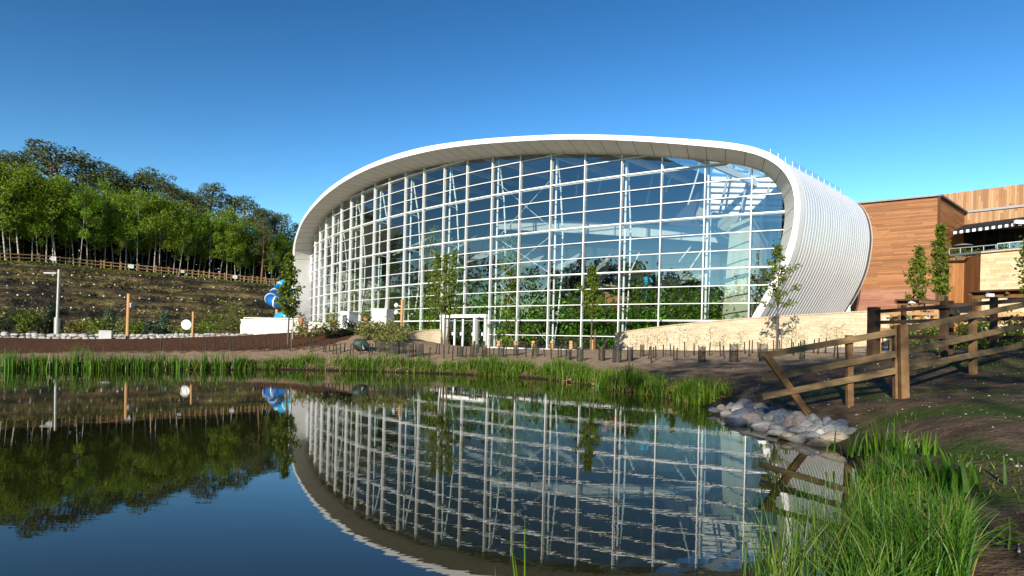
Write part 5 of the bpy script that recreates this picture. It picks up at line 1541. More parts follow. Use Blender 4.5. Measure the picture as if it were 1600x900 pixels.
# ------------------------------------------------------------------ firs and shrubs at the foot of the embankment
def fir(label, px, ybot, Y, ytop, halfw, seed):
    g2 = np.random.default_rng(seed); p = at(px, ybot, Y); p.z = tz(p.x, p.y) - .1
    H = at(px, ytop, Y).z - p.z; Rw = halfw / FPX * Y; root = tag(empty('fir_tree', p), label, 'tree')
    b = MB(); b.tube([(0, 0, -.3), (0, 0, H)], [.09, .01], 7); Cs = []
    for i in range(46):
        t = (i + .5) / 46; w = Rw * (1 - t) ** .8 * g2.uniform(.6, 1.1) + .08; az = i * 2.4
        e = np.array([math.cos(az) * w, math.sin(az) * w, H * t + .1 - w * .1]); s = np.array([0, 0, H * t])
        b.tube([s, e], [.02, .006], 4); k = int(26 + 40 * (1 - t)); u = g2.uniform(.2, 1.05, k)[:, None]
        Cs.append(s * (1 - u) + e * u + g2.normal(size=(k, 3)) * .12)
    b.build('trunk', M['bark'], root); V, F, U = leaf_quads(np.concatenate(Cs), .24, .35, g2); np_mesh('crown', V, F, M['leaf_fir'], root, U)
fir('blue green fir just behind the lamp post', 83, 517, 50, 476, 15, 1); fir('blue green fir beside the pale utility cabinet', 172, 517, 50, 484, 20, 2)
fir('blue green fir midway between timber pole and round sign', 257, 519, 50, 490, 16, 3); fir('small dark fir just past the tall timber pole', 231, 521, 48, 505, 9, 4)
def shrub(label, px, ybot, Y, h, w, seed, mat_='leaf_olive', size=.16, n=260, group=None, cat='shrub', name='shrub'):
    g2 = np.random.default_rng(seed); p = at(px, ybot, Y); p.z = tz(p.x, p.y) - .05
    root = tag(empty(name, p), label, cat, group); b = MB(); Cs = []
    for i in range(14):
        az = g2.uniform(0, 6.28); e = np.array([math.cos(az) * w * g2.uniform(.2, 1), math.sin(az) * w * .8 * g2.uniform(.2, 1), h * g2.uniform(.45, 1)])
        b.tube([(0, 0, -.1), e * (.4, .4, .55), e], [.02, .014, .005], 4); k = n // 14; u = g2.uniform(.3, 1.1, k)[:, None]; Cs.append(e * u + g2.normal(size=(k, 3)) * (.16 * w + .05))
    b.build('stem', M['bark'], root); V, F, U = leaf_quads(np.concatenate(Cs), size, .55, g2); np_mesh('foliage', V, F, M[mat_], root, U)
    return root
for k, (px, yb, Y, h, w, mt, lab) in enumerate(((12, 518, 49, 2.0, 1.5, 'leaf_olive', 'yellow green shrub at the open end of the boulder edging'), (38, 519, 48, 1.7, 1.0, 'leaf_young', 'sparse yellow shrub before the shaded end of the embankment'), (60, 517, 49, 2.2, 1.3, 'leaf_olive', 'olive shrub beside the fir at the lamp post'), (150, 519, 49, 1.8, 1.1, 'leaf_young', 'yellow green shrub beside the utility cabinet'), (192, 520, 48, 1.5, 1.2, 'leaf_olive', 'low olive shrub behind the tall timber pole'),
        (212, 521, 48, 1.2, 1.2, 'leaf_young', 'low bright shrub just past the tall timber pole'), (283, 521, 50, 1.0, 1.2, 'leaf_olive', 'low shrub below the round pale sign'), (318, 521, 52, 1.3, 1.4, 'leaf_young', 'low bright shrub past the round pale sign'), (345, 522, 56, 3.4, 2.2, 'leaf_young', 'tall leafy green shrub before the embankment near the terrace'), (366, 522, 57, 3.0, 2.2, 'leaf_young', 'leafy green shrub touching the end of the terrace wall'), (120, 518, 50, .9, 1.0, 'scrub', 'brown withered shrub between lamp post and cabinet'), (30, 510, 56, 3.0, 2.4, 'scrub', 'large rusty brown shrub on the shaded end of the embankment'))):
    shrub(lab, px, yb, Y, h, w, 200 + k, mt, .24, 420)
# shrubs on the mound, hedge by the path
k = 0
for px, yb in ((470, 521), (486, 524), (498, 518), (512, 523), (524, 517), (538, 522), (550, 516), (562, 521), (574, 515), (586, 520), (597, 514), (608, 519), (618, 516), (628, 522), (634, 530), (622, 534), (606, 530), (590, 532), (572, 530), (610, 540)):
    gpt = ground_at(px, yb + 2, 26, 40); k += 1
    q = tag(empty('mound_shrub', gpt - Vector((0, 0, .05))), f'olive green shrub on the planted mound, {ord_(k)} of its drift' , 'shrub', 'shrubs on the planted mound')
    g2 = np.random.default_rng(400 + k); b = MB(); Cs = []
    h, w = g2.uniform(.5, .95), g2.uniform(.4, .7)
    for i in range(12):
        az = g2.uniform(0, 6.28); e = np.array([math.cos(az) * w * g2.uniform(.2, 1), math.sin(az) * w * g2.uniform(.2, 1), h * g2.uniform(.4, 1)]); b.tube([(0, 0, -.05), e], [.012, .004], 4)
        u = g2.uniform(.3, 1.1, 22)[:, None]; Cs.append(e * u + g2.normal(size=(22, 3)) * .11)
    b.build('stem', M['bark'], q); V, F, U = leaf_quads(np.concatenate(Cs), .15, .5, g2); np_mesh('foliage', V, F, M['leaf_olive'], q, U)
for k, (px, Y, h) in enumerate(((1425, 24, 1.1), (1445, 23.5, 1.3), (1462, 23, 1.2), (1495, 22.5, 1.2), (1510, 22, 1.3), (1530, 21.6, 1.0), (1550, 21, 1.1), (1570, 20.6, 1.2), (1592, 20.2, 1.2), (1615, 20, 1.2), (1440, 18.5, .55), (1455, 18, .6))):
    lab = f'leafy hedge shrub along the path behind the dark fence, {ord_(k + 1)} from its thick end post' if k < 10 else ('low olive plant at the foot of the dark fence' if k == 10 else 'low spreading plant by the double post of the dark fence')
    shrub(lab, px, 545, Y, h, .8, 500 + k, 'leaf_young' if k < 10 else 'leaf_olive', .13, 420, 'hedge shrubs by the path' if k < 10 else None, 'shrub', 'hedge_shrub')

# ------------------------------------------------------------------ stakes, guards, saplings
def stake_at(px, py, htpx, label, group, lean=0.0):
    p = ground_at(px, py, 20, 45); h = htpx / FPX * p.y
    root = tag(empty('plant_stake', p), label, 'stake', group)
    b = MB(); b.tube([(0, 0, -.15), (lean, 0.02, h - .03), (lean, .02, h)], [.031, .028, .01], 6); b.build('stick', M['stake'], root)
    if abs(lean) > .2:
        pass
    return p, h
rs = random.Random(4)
st = [(252, 548, 19), (284, 547, 17), (322, 548, 17), (335, 547, 17), (361, 549, 21), (365, 547, 18), (390, 546, 16), (402, 545, 17), (413, 549, 19), (427, 547, 16), (435, 547, 16), (454, 549, 16), (475, 547, 14), (486, 550, 18), (489, 548, 16), (505, 550, 16), (508, 551, 14), (514, 549, 17), (520, 553, 20), (526, 554, 17), (532, 551, 15), (538, 549, 14), (547, 555, 18), (551, 551, 14), (562, 554, 18), (566, 552, 15), (577, 555, 20), (581, 553, 17), (604, 557, 20), (622, 555, 20), (632, 553, 18), (662, 559, 21), (670, 562, 20), (681, 553, 16), (686, 554, 17), (694, 560, 20), (700, 553, 14), (707, 563, 22), (727, 560, 18), (743, 561, 23), (747, 553, 14), (765, 560, 20), (771, 562, 19), (791, 559, 18), (808, 560, 20), (822, 558, 17), (831, 560, 21), (851, 557, 18), (862, 562, 26), (872, 559, 18), (877, 559, 20), (942, 564, 19), (958, 566, 23), (986, 565, 22), (1013, 561, 20), (1018, 568, 28), (1021, 560, 18), (1025, 562, 22), (1036, 558, 20), (1048, 557, 19), (1053, 564, 24), (1057, 564, 21), (1070, 559, 25), (1084, 556, 20), (1108, 556, 21), (1126, 557, 24), (1132, 560, 20), (1164, 553, 19), (1170, 557, 26), (1175, 553, 22), (1185, 558, 24), (1209, 551, 20), (1219, 550, 19), (1237, 552, 22), (1241, 556, 22), (1247, 553, 17), (1271, 552, 22), (1278, 554, 26), (1290, 552, 24), (1303, 556, 25), (1310, 561, 27), (1380, 548, 24), (1388, 548, 24)]
for k, (px, py, h) in enumerate(st):
    where = ('in the dark mulch bed' if px < 440 else 'below the planted mound' if px < 640 else 'before the entrance doors' if px < 780 else 'in the dirt before the glazing' if px < 960 else 'in front of the curved stone wall')
    first = [q for q in st if (q[0] < 440) == (px < 440) and ((q[0] < 640) == (px < 640)) and ((q[0] < 780) == (px < 780)) and ((q[0] < 960) == (px < 960))]
    n = first.index((px, py, h)) + 1
    stake_at(px, py, h, f'thin dark stake {where}, {ord_(n)} from the left', 'dark planting stakes', rs.uniform(-.06, .06))
gd = [(594, 549, 16, 20), (615, 553, 19, 20), (628, 552, 18, 10), (640, 558, 20, 16), (655, 556, 18, 15), (719, 557, 15, 12), (738, 558, 20, 8), (757, 558, 18, 10), (783, 558, 17, 11), (806, 556, 17, 9), (837, 556, 18, 10), (888, 563, 17, 11), (906, 565, 20, 12), (940, 563, 19, 12), (965, 566, 24, 13), (984, 564, 22, 11), (1003, 557, 18, 7), (1096, 566, 24, 13), (1146, 566, 28, 16), (1192, 564, 26, 15), (1253, 561, 27, 9)]
for k, (px, py, hp, wp) in enumerate(gd):
    p = ground_at(px, py, 20, 45); h = hp / FPX * p.y; r = wp / FPX * p.y / 2 * .85
    root = tag(empty('plant_guard', p), f'dark netting plant guard tube, {ord_(k + 1)} along the row from the planted mound', 'plant guard', 'netting plant guards')
    b = MB(); n = 12
    for j in range(n):
        a0, a1 = 2 * math.pi * j / n, 2 * math.pi * (j + 1) / n
        b.face([(r * math.cos(a0), r * math.sin(a0), -.05), (r * math.cos(a1), r * math.sin(a1), -.05), (r * .96 * math.cos(a1), r * .96 * math.sin(a1), h), (r * .96 * math.cos(a0), r * .96 * math.sin(a0), h)], [(j * r * .52, 0), ((j + 1) * r * .52, 0), ((j + 1) * r * .52, h), (j * r * .52, h)], True)
    b.build('netting', M['net'], root)
    for sx in (-1, 1):
        b = MB(); b.tube([(sx * r * .9, -.03, -.15), (sx * r * .9, -.03, h * 1.08)], .018, 6); b.build('stick', M['stake'], root)
    Cs = rng.normal(size=(40, 3)) * (r * .4, r * .4, h * .35) + (0, 0, h * .6); V, F, U = leaf_quads(Cs, .09); np_mesh('foliage', V, F, M['leaf_olive'], root, U)
sp = [(1010, 556, 40), (1025, 556, 32), (1040, 556, 36), (1060, 556, 48), (1072, 556, 40), (1085, 554, 28), (1108, 555, 42), (1128, 555, 30), (1155, 553, 34), (1188, 553, 30), (1236, 550, 38), (1242, 550, 44), (1255, 551, 30), (1290, 549, 42), (1305, 550, 36), (1313, 549, 40), (992, 558, 30), (745, 556, 16), (797, 556, 20), (1117, 549, 12), (1155, 549, 10), (1228, 549, 22), (1330, 549, 22)]
for k, (px, py, hp) in enumerate(sp):
    p = ground_at(px, py, 20, 45); h = hp / FPX * p.y; g2 = np.random.default_rng(700 + k)
    root = tag(empty('sapling', p), f'spindly yellow green sapling, {ord_(k + 1)} along the stone wall bed' if k < 17 else f'small leafy sapling among the stakes, {ord_(k - 16)} of its kind', 'sapling', 'planted saplings')
    b = MB(); b.tube([(0, 0, -.1), (.03, 0, h * .5), (.06, 0, h)], [.012, .009, .003], 5); Cs = []
    for i in range(9):
        z = h * (.4 + .6 * (i + .5) / 9); az = i * 2.4; e = np.array([math.cos(az) * .28, math.sin(az) * .28, z + .12]); s = np.array([.04, 0, z]); b.tube([s, e], [.005, .002], 3); u = g2.uniform(.3, 1.1, 7)[:, None]; Cs.append(s * (1 - u) + e * u + g2.normal(size=(7, 3)) * .05)
    b.build('stem', M['bark'], root); V, F, U = leaf_quads(np.concatenate(Cs), .065, .6, g2); np_mesh('foliage', V, F, M['leaf_young'], root, U)
p = ground_at(563, 549, 20, 40)
root = tag(empty('plant_bag', p), 'dark green bundle of plant bags lying below the mound', 'bag'); 
b = MB(); b.tube([(-.35, 0, .25), (-.2, 0, .32), (.15, .05, .34), (.4, .05, .22)], [.14, .3, .28, .1], 10); b.build('sack', simple('dark_green_sacking', (.03, .07, .05), (.015, .03, .025), 9, .6, 0, .4), root)
b = MB(); b.tube([(.1, -.28, .3), (.25, -.26, .12)], [.1, .05], 8); b.build('fold', M['galv'], root)

# ------------------------------------------------------------------ anchor plates on the embankment
cols_b = PX0 + TOP[:, 0] / TOP[:, 1] * FPX
BP_ = np.array([bank_pt(i, t) for i in range(140) for t in np.arange(1, 40) / 40.0])
_du, _dv = BP_[:, 0] / BP_[:, 1] * FPX, (BP_[:, 2] - CAMZ) / BP_[:, 1] * FPX
BX_, BY_ = PX0 + _du * CA + _dv * SA, PY0 + _du * SA - _dv * CA
def bank_at(px, py): return BP_[np.argmin((BX_ - px) ** 2 + (BY_ - py) ** 2)]
nails = []
for row, (y0, y1, n, ph) in enumerate(((428, 436, 17, 0), (444, 452, 20, 8), (458, 470, 22, 0), (480, 488, 22, 9), (500, 503, 15, 3))):
    for k in range(n):
        px = 8 + ph + k * 19.5 + rs.uniform(-6, 6); py = y0 + (y1 - y0) * k / n + rs.uniform(-2.6, 2.6)
        if px > 420: continue
        nails.append((row, px, py))
cap_me = None
for row, px, py in nails:
    q = bank_at(px, py)
    if q is None: continue
    q = Vector(q) + Vector((.12, -.3, .02))
    lab = ('white anchor plate in the topmost row on the embankment', 'white anchor plate in the second row of the embankment', 'white anchor plate in the middle row of the embankment', 'white anchor plate in the fourth row of the embankment', 'white anchor plate in the lowest row at the embankment foot')[row]
    if cap_me is None:
        b = MB(); b.tube([(0, .25, 0), (0, 0, 0), (0, -.06, 0)], [.2, .2, .1], 8); o_ = b.build('anchor_plate', M['signwhite']); cap_me = o_
    else:
        o_ = cap_me.copy(); COL.objects.link(o_)
    o_.location = q; s = rs.uniform(.22, .5); o_.scale = (s, .6, s); o_.rotation_euler = (rs.uniform(-.5, .2), 0, rs.uniform(-.4, .6)); tag(o_, lab, 'anchor plate', 'anchor plates on the embankment')
# scrub and turf growing on the bank
g = np.random.default_rng(21); Cs = []; Ct = []
for i in range(15000):
    a = g.uniform(0, 139); t = min(.99, (g.uniform(0, 1)))
    i0 = int(a); p = bank_pt(i0, t) * (1 - (a - i0)) + bank_pt(min(i0 + 1, 139), t) * (a - i0)
    w = vnoise(p[0] * .22 + 3, p[2] * 1.1 + p[0] * .05) + .9 * math.sin(p[2] * 5.2 + .6 * vnoise(p[0] * .3, 1))
    if w > .75: Cs.append(p + g.normal(size=3) * (.2, .15, .12) + (0, -.15, .1))
for i in range(9000):
    a = g.uniform(0, 138.9); i0 = int(a); p = TOP[i0] * (1 - (a - i0)) + TOP[i0 + 1] * (a - i0)
    bk_ = g.uniform(-.9, 2.6); Ct.append(p + np.array([-.55, .83, 0]) * bk_ + (0, 0, .1 + min(0, bk_) * .5))
V, F, U = leaf_quads(np.array(Cs), .34, .6, g, -.3); tag(np_mesh('embankment_scrub', V, F, M['scrub'], None, U), 'patchy olive scrub growing through the embankment netting', 'scrub', kind='stuff')
V, F, U = leaf_quads(np.array(Ct), .26, .5, g, -.6); tag(np_mesh('hill_turf', V, F, M['turf'], None, U), 'strip of bright turf along the embankment crest', 'grass', kind='stuff')

# ------------------------------------------------------------------ boulder edging and cobble pile
def pebble_mesh(seed, m):
    import bmesh
    bm = bmesh.new(); bmesh.ops.create_icosphere(bm, subdivisions=3, radius=.5); rd = random.Random(seed)
    ph = [rd.uniform(0, 6) for _ in range(6)]
    cuts = [(Vector((rd.gauss(0, 1), rd.gauss(0, 1), rd.gauss(.3, .8))).normalized(), rd.uniform(.29, .42)) for _ in range(11)]
    for v in bm.verts:
        x, y, z = v.co * 2
        k = 1 + .10 * math.sin(2.2 * x + ph[0]) + .09 * math.sin(2.6 * y + ph[1]) + .09 * math.sin(2.9 * z + ph[2]) + .05 * math.sin(5 * x + 4 * y + ph[3]) + .03 * math.sin(9 * z - 7 * x + ph[4])
        v.co = Vector((v.co.x * k, v.co.y * k, v.co.z * k))
        for d_, o_c in cuts:
            e_ = v.co.dot(d_) - o_c
            if e_ > 0: v.co -= d_ * e_ * .8
        if v.co.z < -.32: v.co.z = -.32 + (v.co.z + .32) * .3
    me = bpy.data.meshes.new('pebble'); bm.to_mesh(me); bm.free()
    for p in me.polygons: p.use_smooth = True
    me.materials.append(m); return me
def stone_mat(name, a, b_, c):
    m, nt, _, _ = new_mat(name); n1 = noise(nt, 2.2, 6); n2 = noise(nt, 14, 4); n3 = noise(nt, 1.2, 3, stretch=(1, 1, 5))
    col = ramp(nt, mth(nt, 'ADD', mth(nt, 'MULTIPLY', n1, .55), mth(nt, 'MULTIPLY', n3, .45)), [(.32, a), (.5, b_), (.68, c)])
    col = mixc(nt, 1.0, col, ramp(nt, n2, [(.3, (.78, .78, .78)), (.7, (1.1, 1.1, 1.1))]), 'MULTIPLY')
    geo = nt.nodes.new('ShaderNodeNewGeometry'); sz_ = nt.nodes.new('ShaderNodeSeparateXYZ'); nt.links.new(geo.outputs['Position'], sz_.inputs[0])
    lich = noise(nt, 3.3, 6); col = mixc(nt, ramp(nt, lich, [(.54, (0, 0, 0)), (.66, (.7, .7, .7))]), col, tuple(x_ * .55 for x_ in a))
    wet = mth(nt, 'MINIMUM', mth(nt, 'MAXIMUM', mth(nt, 'MULTIPLY_ADD', sz_.outputs[2], -14.0, mth(nt, 'MULTIPLY_ADD', n1, 1.2, .9)), 0), 1)
    col = mixc(nt, wet, col, tuple(x_ * .35 for x_ in a))
    finish(nt, col, .78, 0, bump(nt, mth(nt, 'ADD', n1, mth(nt, 'MULTIPLY', n2, .5)), .8, .08), .25); return m
SM = [('blue grey', stone_mat('blue_grey_stone', (.09, .115, .14), (.155, .185, .215), (.25, .28, .30))), ('pale grey', stone_mat('pale_grey_stone', (.15, .155, .155), (.235, .24, .235), (.34, .335, .32))), ('dark slate', stone_mat('dark_slate_stone', (.07, .09, .12), (.12, .14, .18), (.20, .22, .26))),
      ('pinkish', stone_mat('pinkish_stone', (.16, .13, .125), (.22, .185, .175), (.29, .255, .245))), ('sandy', stone_mat('sandy_stone', (.27, .225, .165), (.36, .315, .245), (.46, .41, .33))), ('white grey', stone_mat('white_grey_stone', (.34, .33, .31), (.44, .43, .40), (.54, .53, .49)))]
meshes = {(k, s): pebble_mesh(k * 7 + s, SM[k][1]) for k in range(6) for s in range(3)}
piles = [(1118, 641, 26, 10, 0), (1127, 637, 20, 12, 4), (1141, 634, 16, 13, 1), (1136, 645, 24, 14, 1), (1161, 630, 34, 18, 1), (1152, 638, 26, 12, 5), (1177, 636, 40, 14, 3), (1190, 636, 30, 16, 4), (1167, 642, 44, 14, 2), (1192, 643, 28, 20, 0), (1207, 642, 26, 18, 1), (1157, 650, 46, 18, 0), (1146, 652, 30, 14, 3), (1176, 653, 38, 18, 3), (1156, 658, 46, 12, 2), (1185, 660, 40, 16, 1), (1204, 652, 34, 18, 1), (1219, 645, 32, 16, 2), (1234, 648, 26, 12, 2), (1196, 666, 48, 14, 5), (1206, 668, 40, 12, 2), (1222, 656, 34, 20, 0), (1236, 658, 32, 20, 3), (1250, 656, 36, 18, 3), (1251, 648, 26, 14, 1), (1269, 653, 24, 18, 1), (1222, 672, 50, 12, 1), (1216, 676, 40, 10, 5), (1250, 671, 36, 16, 1), (1240, 674, 30, 12, 2), (1262, 664, 32, 22, 1), (1279, 659, 20, 14, 0), (1292, 658, 22, 14, 0), (1302, 661, 26, 14, 2), (1276, 670, 34, 20, 1), (1232, 682, 40, 12, 4), (1243, 684, 40, 10, 5), (1263, 681, 40, 18, 1), (1285, 676, 38, 18, 5), (1298, 672, 40, 22, 1), (1314, 666, 34, 16, 0), (1303, 683, 52, 20, 4), (1280, 690, 40, 12, 4), (1322, 674, 30, 13, 1), (1316, 660, 24, 12, 2)]
cnt = {}
for k, (px, py, w, h, c) in enumerate(piles):
    a, b_ = ray(px, py + h * .30); Ys = np.linspace(8, 16, 500)
    hit_ = np.argmax(CAMZ + b_ * Ys < np.maximum(terrain(a * Ys, Ys), .02)); Yt = float(Ys[hit_]) if hit_ else 12
    Y = Yt or 12; W = w / FPX * Y; Hh = h / FPX * Y
    o_ = bpy.data.objects.new('cobble', meshes[(c, k % 3)]); COL.objects.link(o_)
    zc = CAMZ + ray(px, py)[1] * Y
    o_.location = (a * Y, Y, zc - Hh * .12); o_.scale = (W * .98, W * rs.uniform(.7, 1.0), Hh * 1.2); o_.rotation_euler = (rs.uniform(-.3, .3), rs.uniform(-.3, .3), rs.uniform(-.7, .7))
    cnt[c] = cnt.get(c, 0) + 1
    sz = 'large' if w > 42 else 'small' if w < 28 else 'medium'
    tag(o_, f'{sz} {SM[c][0]} cobble in the waterside pile, {ord_(cnt[c])} {SM[c][0]} one from the pond tip', 'stone', 'cobbles at the water edge')
# long edging of boulders behind the mulch bed
k = 0
for row in range(2):
    x = -8.0
    while x < 392:
        w = rs.uniform(9, 16) if x < 150 else rs.uniform(6, 12)
        if 152 < x < 172 and row == 1: x += w; continue
        Y = 41.5 + row * -.5 + x * .012
        yb = np.interp(x, [0, 200, 390], [531.5, 531, 526])
        py = yb - (8.2 if row == 0 else 3.0) * np.interp(x, [0, 250, 390], [1, .75, .5]) + rs.uniform(-.8, .8)
        p = at(x + w / 2, py, Y); c = rs.choice([5, 5, 5, 5, 4])
        o_ = bpy.data.objects.new('boulder', meshes[(c, rs.randrange(3))]); COL.objects.link(o_)
        W = w / FPX * Y; o_.location = p; o_.scale = (W * rs.uniform(1.0, 1.35), W * .8, rs.uniform(.20, .34) * np.interp(x, [0, 250, 390], [1.1, .85, .6])); o_.rotation_euler = (rs.uniform(-.2, .2), rs.uniform(-.2, .2), rs.uniform(-.6, .6)); k += 1
        tag(o_, f'pale rounded boulder in the {"upper" if row == 0 else "lower"} course of the edging behind the mulch bed', 'boulder', f'{"upper" if row == 0 else "lower"} course of edging boulders')
        x += w * .92
# earth core under the boulders
b = MB()
a_, c_ = [], []
for x in np.linspace(-12, 396, 30):
    Y = 41.9 + x * .012; yb = np.interp(x, [0, 200, 390], [531.5, 531, 526]); f_ = np.interp(x, [0, 250, 390], [.58, .44, .3])
    a_.append((at(x, yb + 6, Y - .3), at(x, yb - 14 * f_, Y + .1), at(x, yb - 14 * f_, Y + 1.2)))
for i in range(len(a_) - 1):
    b.face([a_[i][0], a_[i + 1][0], a_[i + 1][1], a_[i][1]]); b.face([a_[i][1], a_[i + 1][1], a_[i + 1][2], a_[i][2]])
tag(b.build('edging_bank', simple('dark_earth_core', (.24, .20, .15), (.12, .10, .08), 4, .95, 0, .4)), kind='structure')
# ================================================================== PLANTS IN THE HOUSE
def hothouse(px, Y, ytop, w, seed, label, kind='broad', n=420):
    p = at(px, 520, Y); p.z = .95; g2 = np.random.default_rng(seed); H = max(.8, at(px, ytop, Y).z - p.z)
    root = tag(empty('hothouse_plant' if kind != 'bamboo' else 'bamboo_clump', p), label, 'plant', 'plants inside the glass hall'); b = MB(); Cs = []
    if kind == 'bamboo':
        for i in range(7):
            x, y = g2.uniform(-.5, .5, 2); lean = g2.uniform(-.5, .5); b.tube([(x, y, 0), (x + lean * .3, y, H * .55), (x + lean, y, H * g2.uniform(.85, 1))], [.05, .045, .012], 6)
            for j in range(26):
                t = g2.uniform(.18, 1) ; c = np.array([x + lean * t * t, y, H * t]); Cs.append(c + g2.normal(size=(9, 3)) * (.42, .42, .22))
        b.build('cane', M['bamboo'], root); V, F, U = leaf_quads(np.concatenate(Cs), .34, .28, g2, .6); np_mesh('foliage', V, F, M['leaf_bamboo'], root, U)
    else:
        for i in range(22):
            az = g2.uniform(0, 6.28); e = np.array([math.cos(az) * w * g2.uniform(.15, 1), math.sin(az) * w * g2.uniform(.15, 1), H * g2.uniform(.3, 1)])
            b.tube([(0, 0, -.1), e * (.35, .35, .6), e], [.05, .03, .01], 5); k = n // 22; u = g2.uniform(.35, 1.1, k)[:, None]; Cs.append(e * u + g2.normal(size=(k, 3)) * (.34, .34, .28))
        b.build('stem', M['bark'], root); V, F, U = leaf_quads(np.concatenate(Cs), .36, .42, g2, .5); np_mesh('foliage', V, F, M['leaf_int'], root, U)
HP = [(512, 80, 470, 'broad'), (535, 76, 466, 'broad'), (552, 74, 430, 'bamboo'), (572, 71, 462, 'broad'), (592, 69, 440, 'broad'), (612, 66, 455, 'broad'), (640, 63, 450, 'broad'), (656, 62, 440, 'broad'), (676, 58, 355, 'bamboo'), (700, 58, 372, 'bamboo'), (672, 59, 455, 'broad'), (712, 57, 440, 'broad'), (735, 56, 432, 'broad'), (752, 55, 440, 'broad'), (788, 53.5, 372, 'bamboo'), (798, 53, 395, 'bamboo'), (775, 55, 440, 'broad'), (806, 53, 450, 'broad'), (826, 53, 425, 'broad'), (845, 52, 440, 'broad'), (865, 51, 465, 'broad'), (885, 50, 452, 'broad'), (905, 49.5, 475, 'broad'), (930, 49, 470, 'broad'), (990, 46.5, 440, 'broad'), (1003, 46, 410, 'broad'), (1022, 46, 455, 'broad'), (1045, 46, 448, 'broad'), (1068, 45.5, 462, 'broad'), (1088, 45, 455, 'broad'), (1108, 44.5, 415, 'broad'), (1116, 44.5, 450, 'broad'), (1015, 45.3, 470, 'broad'), (1040, 45, 478, 'broad'), (1075, 44.3, 475, 'broad'), (840, 50.5, 480, 'broad'), (960, 48, 480, 'broad'), (800, 51.5, 485, 'broad'), (630, 64, 462, 'broad'), (648, 61, 470, 'broad'), (690, 57.5, 462, 'broad'), (722, 56, 468, 'broad'), (745, 54.5, 470, 'broad'), (765, 53.5, 455, 'broad'), (818, 51.5, 462, 'broad'), (858, 50, 455, 'broad'), (900, 48.5, 462, 'broad'), (945, 47.5, 462, 'broad'), (1056, 44.6, 440, 'broad'), (1095, 43.8, 448, 'broad'), (1160, 41.6, 478, 'broad'), (1205, 42.5, 405, 'broad'), (1196, 42.5, 440, 'broad')]
for k, (px, Y, yt, kd) in enumerate(HP):
    if px > 1140: lab = ('leafy plant at the foot of the cream pier', 'tall plant in the narrow gap beyond the cream pier', 'lower plant in the narrow gap beyond the cream pier')[k - len(HP) + 3]
    else: lab = (f'tall yellow-stemmed bamboo behind the glazing, {ord_(sum(1 for q in HP[:k + 1] if q[3] == "bamboo"))} from the far end' if kd == 'bamboo' else f'lush broad-leaved plant behind the glazing, {ord_(sum(1 for q in HP[:k + 1] if q[3] == "broad"))} from the far end')
    hothouse(px, Y - (.8 if px < 1140 else 0), yt, 1.5 if px < 1140 else .8, 900 + k, lab, kd, 620 if px < 1140 else 260)
# low planting that fills the beds inside
g = np.random.default_rng(8); Cs = []
for i in range(24000):
    s = g.uniform(-40, 13); d = -g.uniform(1.4, 5.5)
    if (-10 < s < -5 and g.uniform() < .8) or s > 11.3: continue
    top = 2.0 + 1.9 * (vnoise(s * .8, d) * .4 + .6)
    p = fac(s, d, .95 + g.uniform(0, 1) ** .8 * top); Cs.append((p.x, p.y, p.z))
V, F, U = leaf_quads(np.array(Cs), .30, .45, g, .4); tag(np_mesh('hothouse_undergrowth', V, F, M['leaf_int'], None, U), 'low green planting filling the beds behind the glazing', 'planting', kind='stuff')

# ================================================================== REEDS AND GRASS
def shore_pts(n, t0, t1, off, g2):
    """points along the far water line (shore_px order) offset outwards"""
    P = np.array([at_z(*p) for p in shore_px]); L = np.concatenate([[0], np.cumsum(np.linalg.norm(np.diff(P, axis=0), axis=1))])
    s = g2.uniform(t0, t1, n); x = np.interp(s, np.linspace(0, 1, len(P)) , P[:, 0]); y = np.interp(s, np.linspace(0, 1, len(P)), P[:, 1])
    e = 1e-3; dx = np.interp(s + e, np.linspace(0, 1, len(P)), P[:, 0]) - np.interp(s - e, np.linspace(0, 1, len(P)), P[:, 0]); dy = np.interp(s + e, np.linspace(0, 1, len(P)), P[:, 1]) - np.interp(s - e, np.linspace(0, 1, len(P)), P[:, 1])
    nn = np.stack([-dy, dx], 1); nn /= np.linalg.norm(nn, axis=1)[:, None]
    o_ = g2.uniform(off[0], off[1], n)
    q = np.stack([x, y], 1) + nn * o_[:, None]
    return s, q
g = np.random.default_rng(55)
XS = [p[0] for p in shore_px]
def s_of(px): return float(np.interp(px, XS[:13], np.arange(13))) / (len(shore_px) - 1)
# separate clumps on the far bank (photo columns)
clumps = [(5, 46), (20, 50), (38, 40), (50, 46), (63, 38), (84, 38), (98, 40), (117, 58), (138, 46), (147, 42), (163, 36), (176, 42), (190, 40), (201, 44), (213, 36), (228, 40), (242, 46), (254, 44), (272, 44), (284, 34), (302, 42), (316, 44), (334, 48), (348, 44), (366, 34)]
for k, (px, hp) in enumerate(clumps):
    X_, Y_ = at_z(px, 578); Y_ += .12
    n = 46; h0 = hp / FPX * Y_ * g.uniform(.62, .86)
    P = np.stack([g.normal(size=n) * g.uniform(.07, .17), g.normal(size=n) * .10, np.zeros(n)], 1)
    V, F, U = blades(P, h0 * g.uniform(.6, 1.05, n), g.uniform(.02, .036, n), np.abs(g.normal(size=n)) * .22, g, 4)
    o_ = np_mesh('reed_clump', V, F, M['reed'], None, U); o_.location = (X_, Y_, -.02)
    tag(o_, f'upright green reed clump on the mulch bank water line, {ord_(k + 1)} from its open end', 'reeds', 'reed clumps on the mulch bank')
parts = []
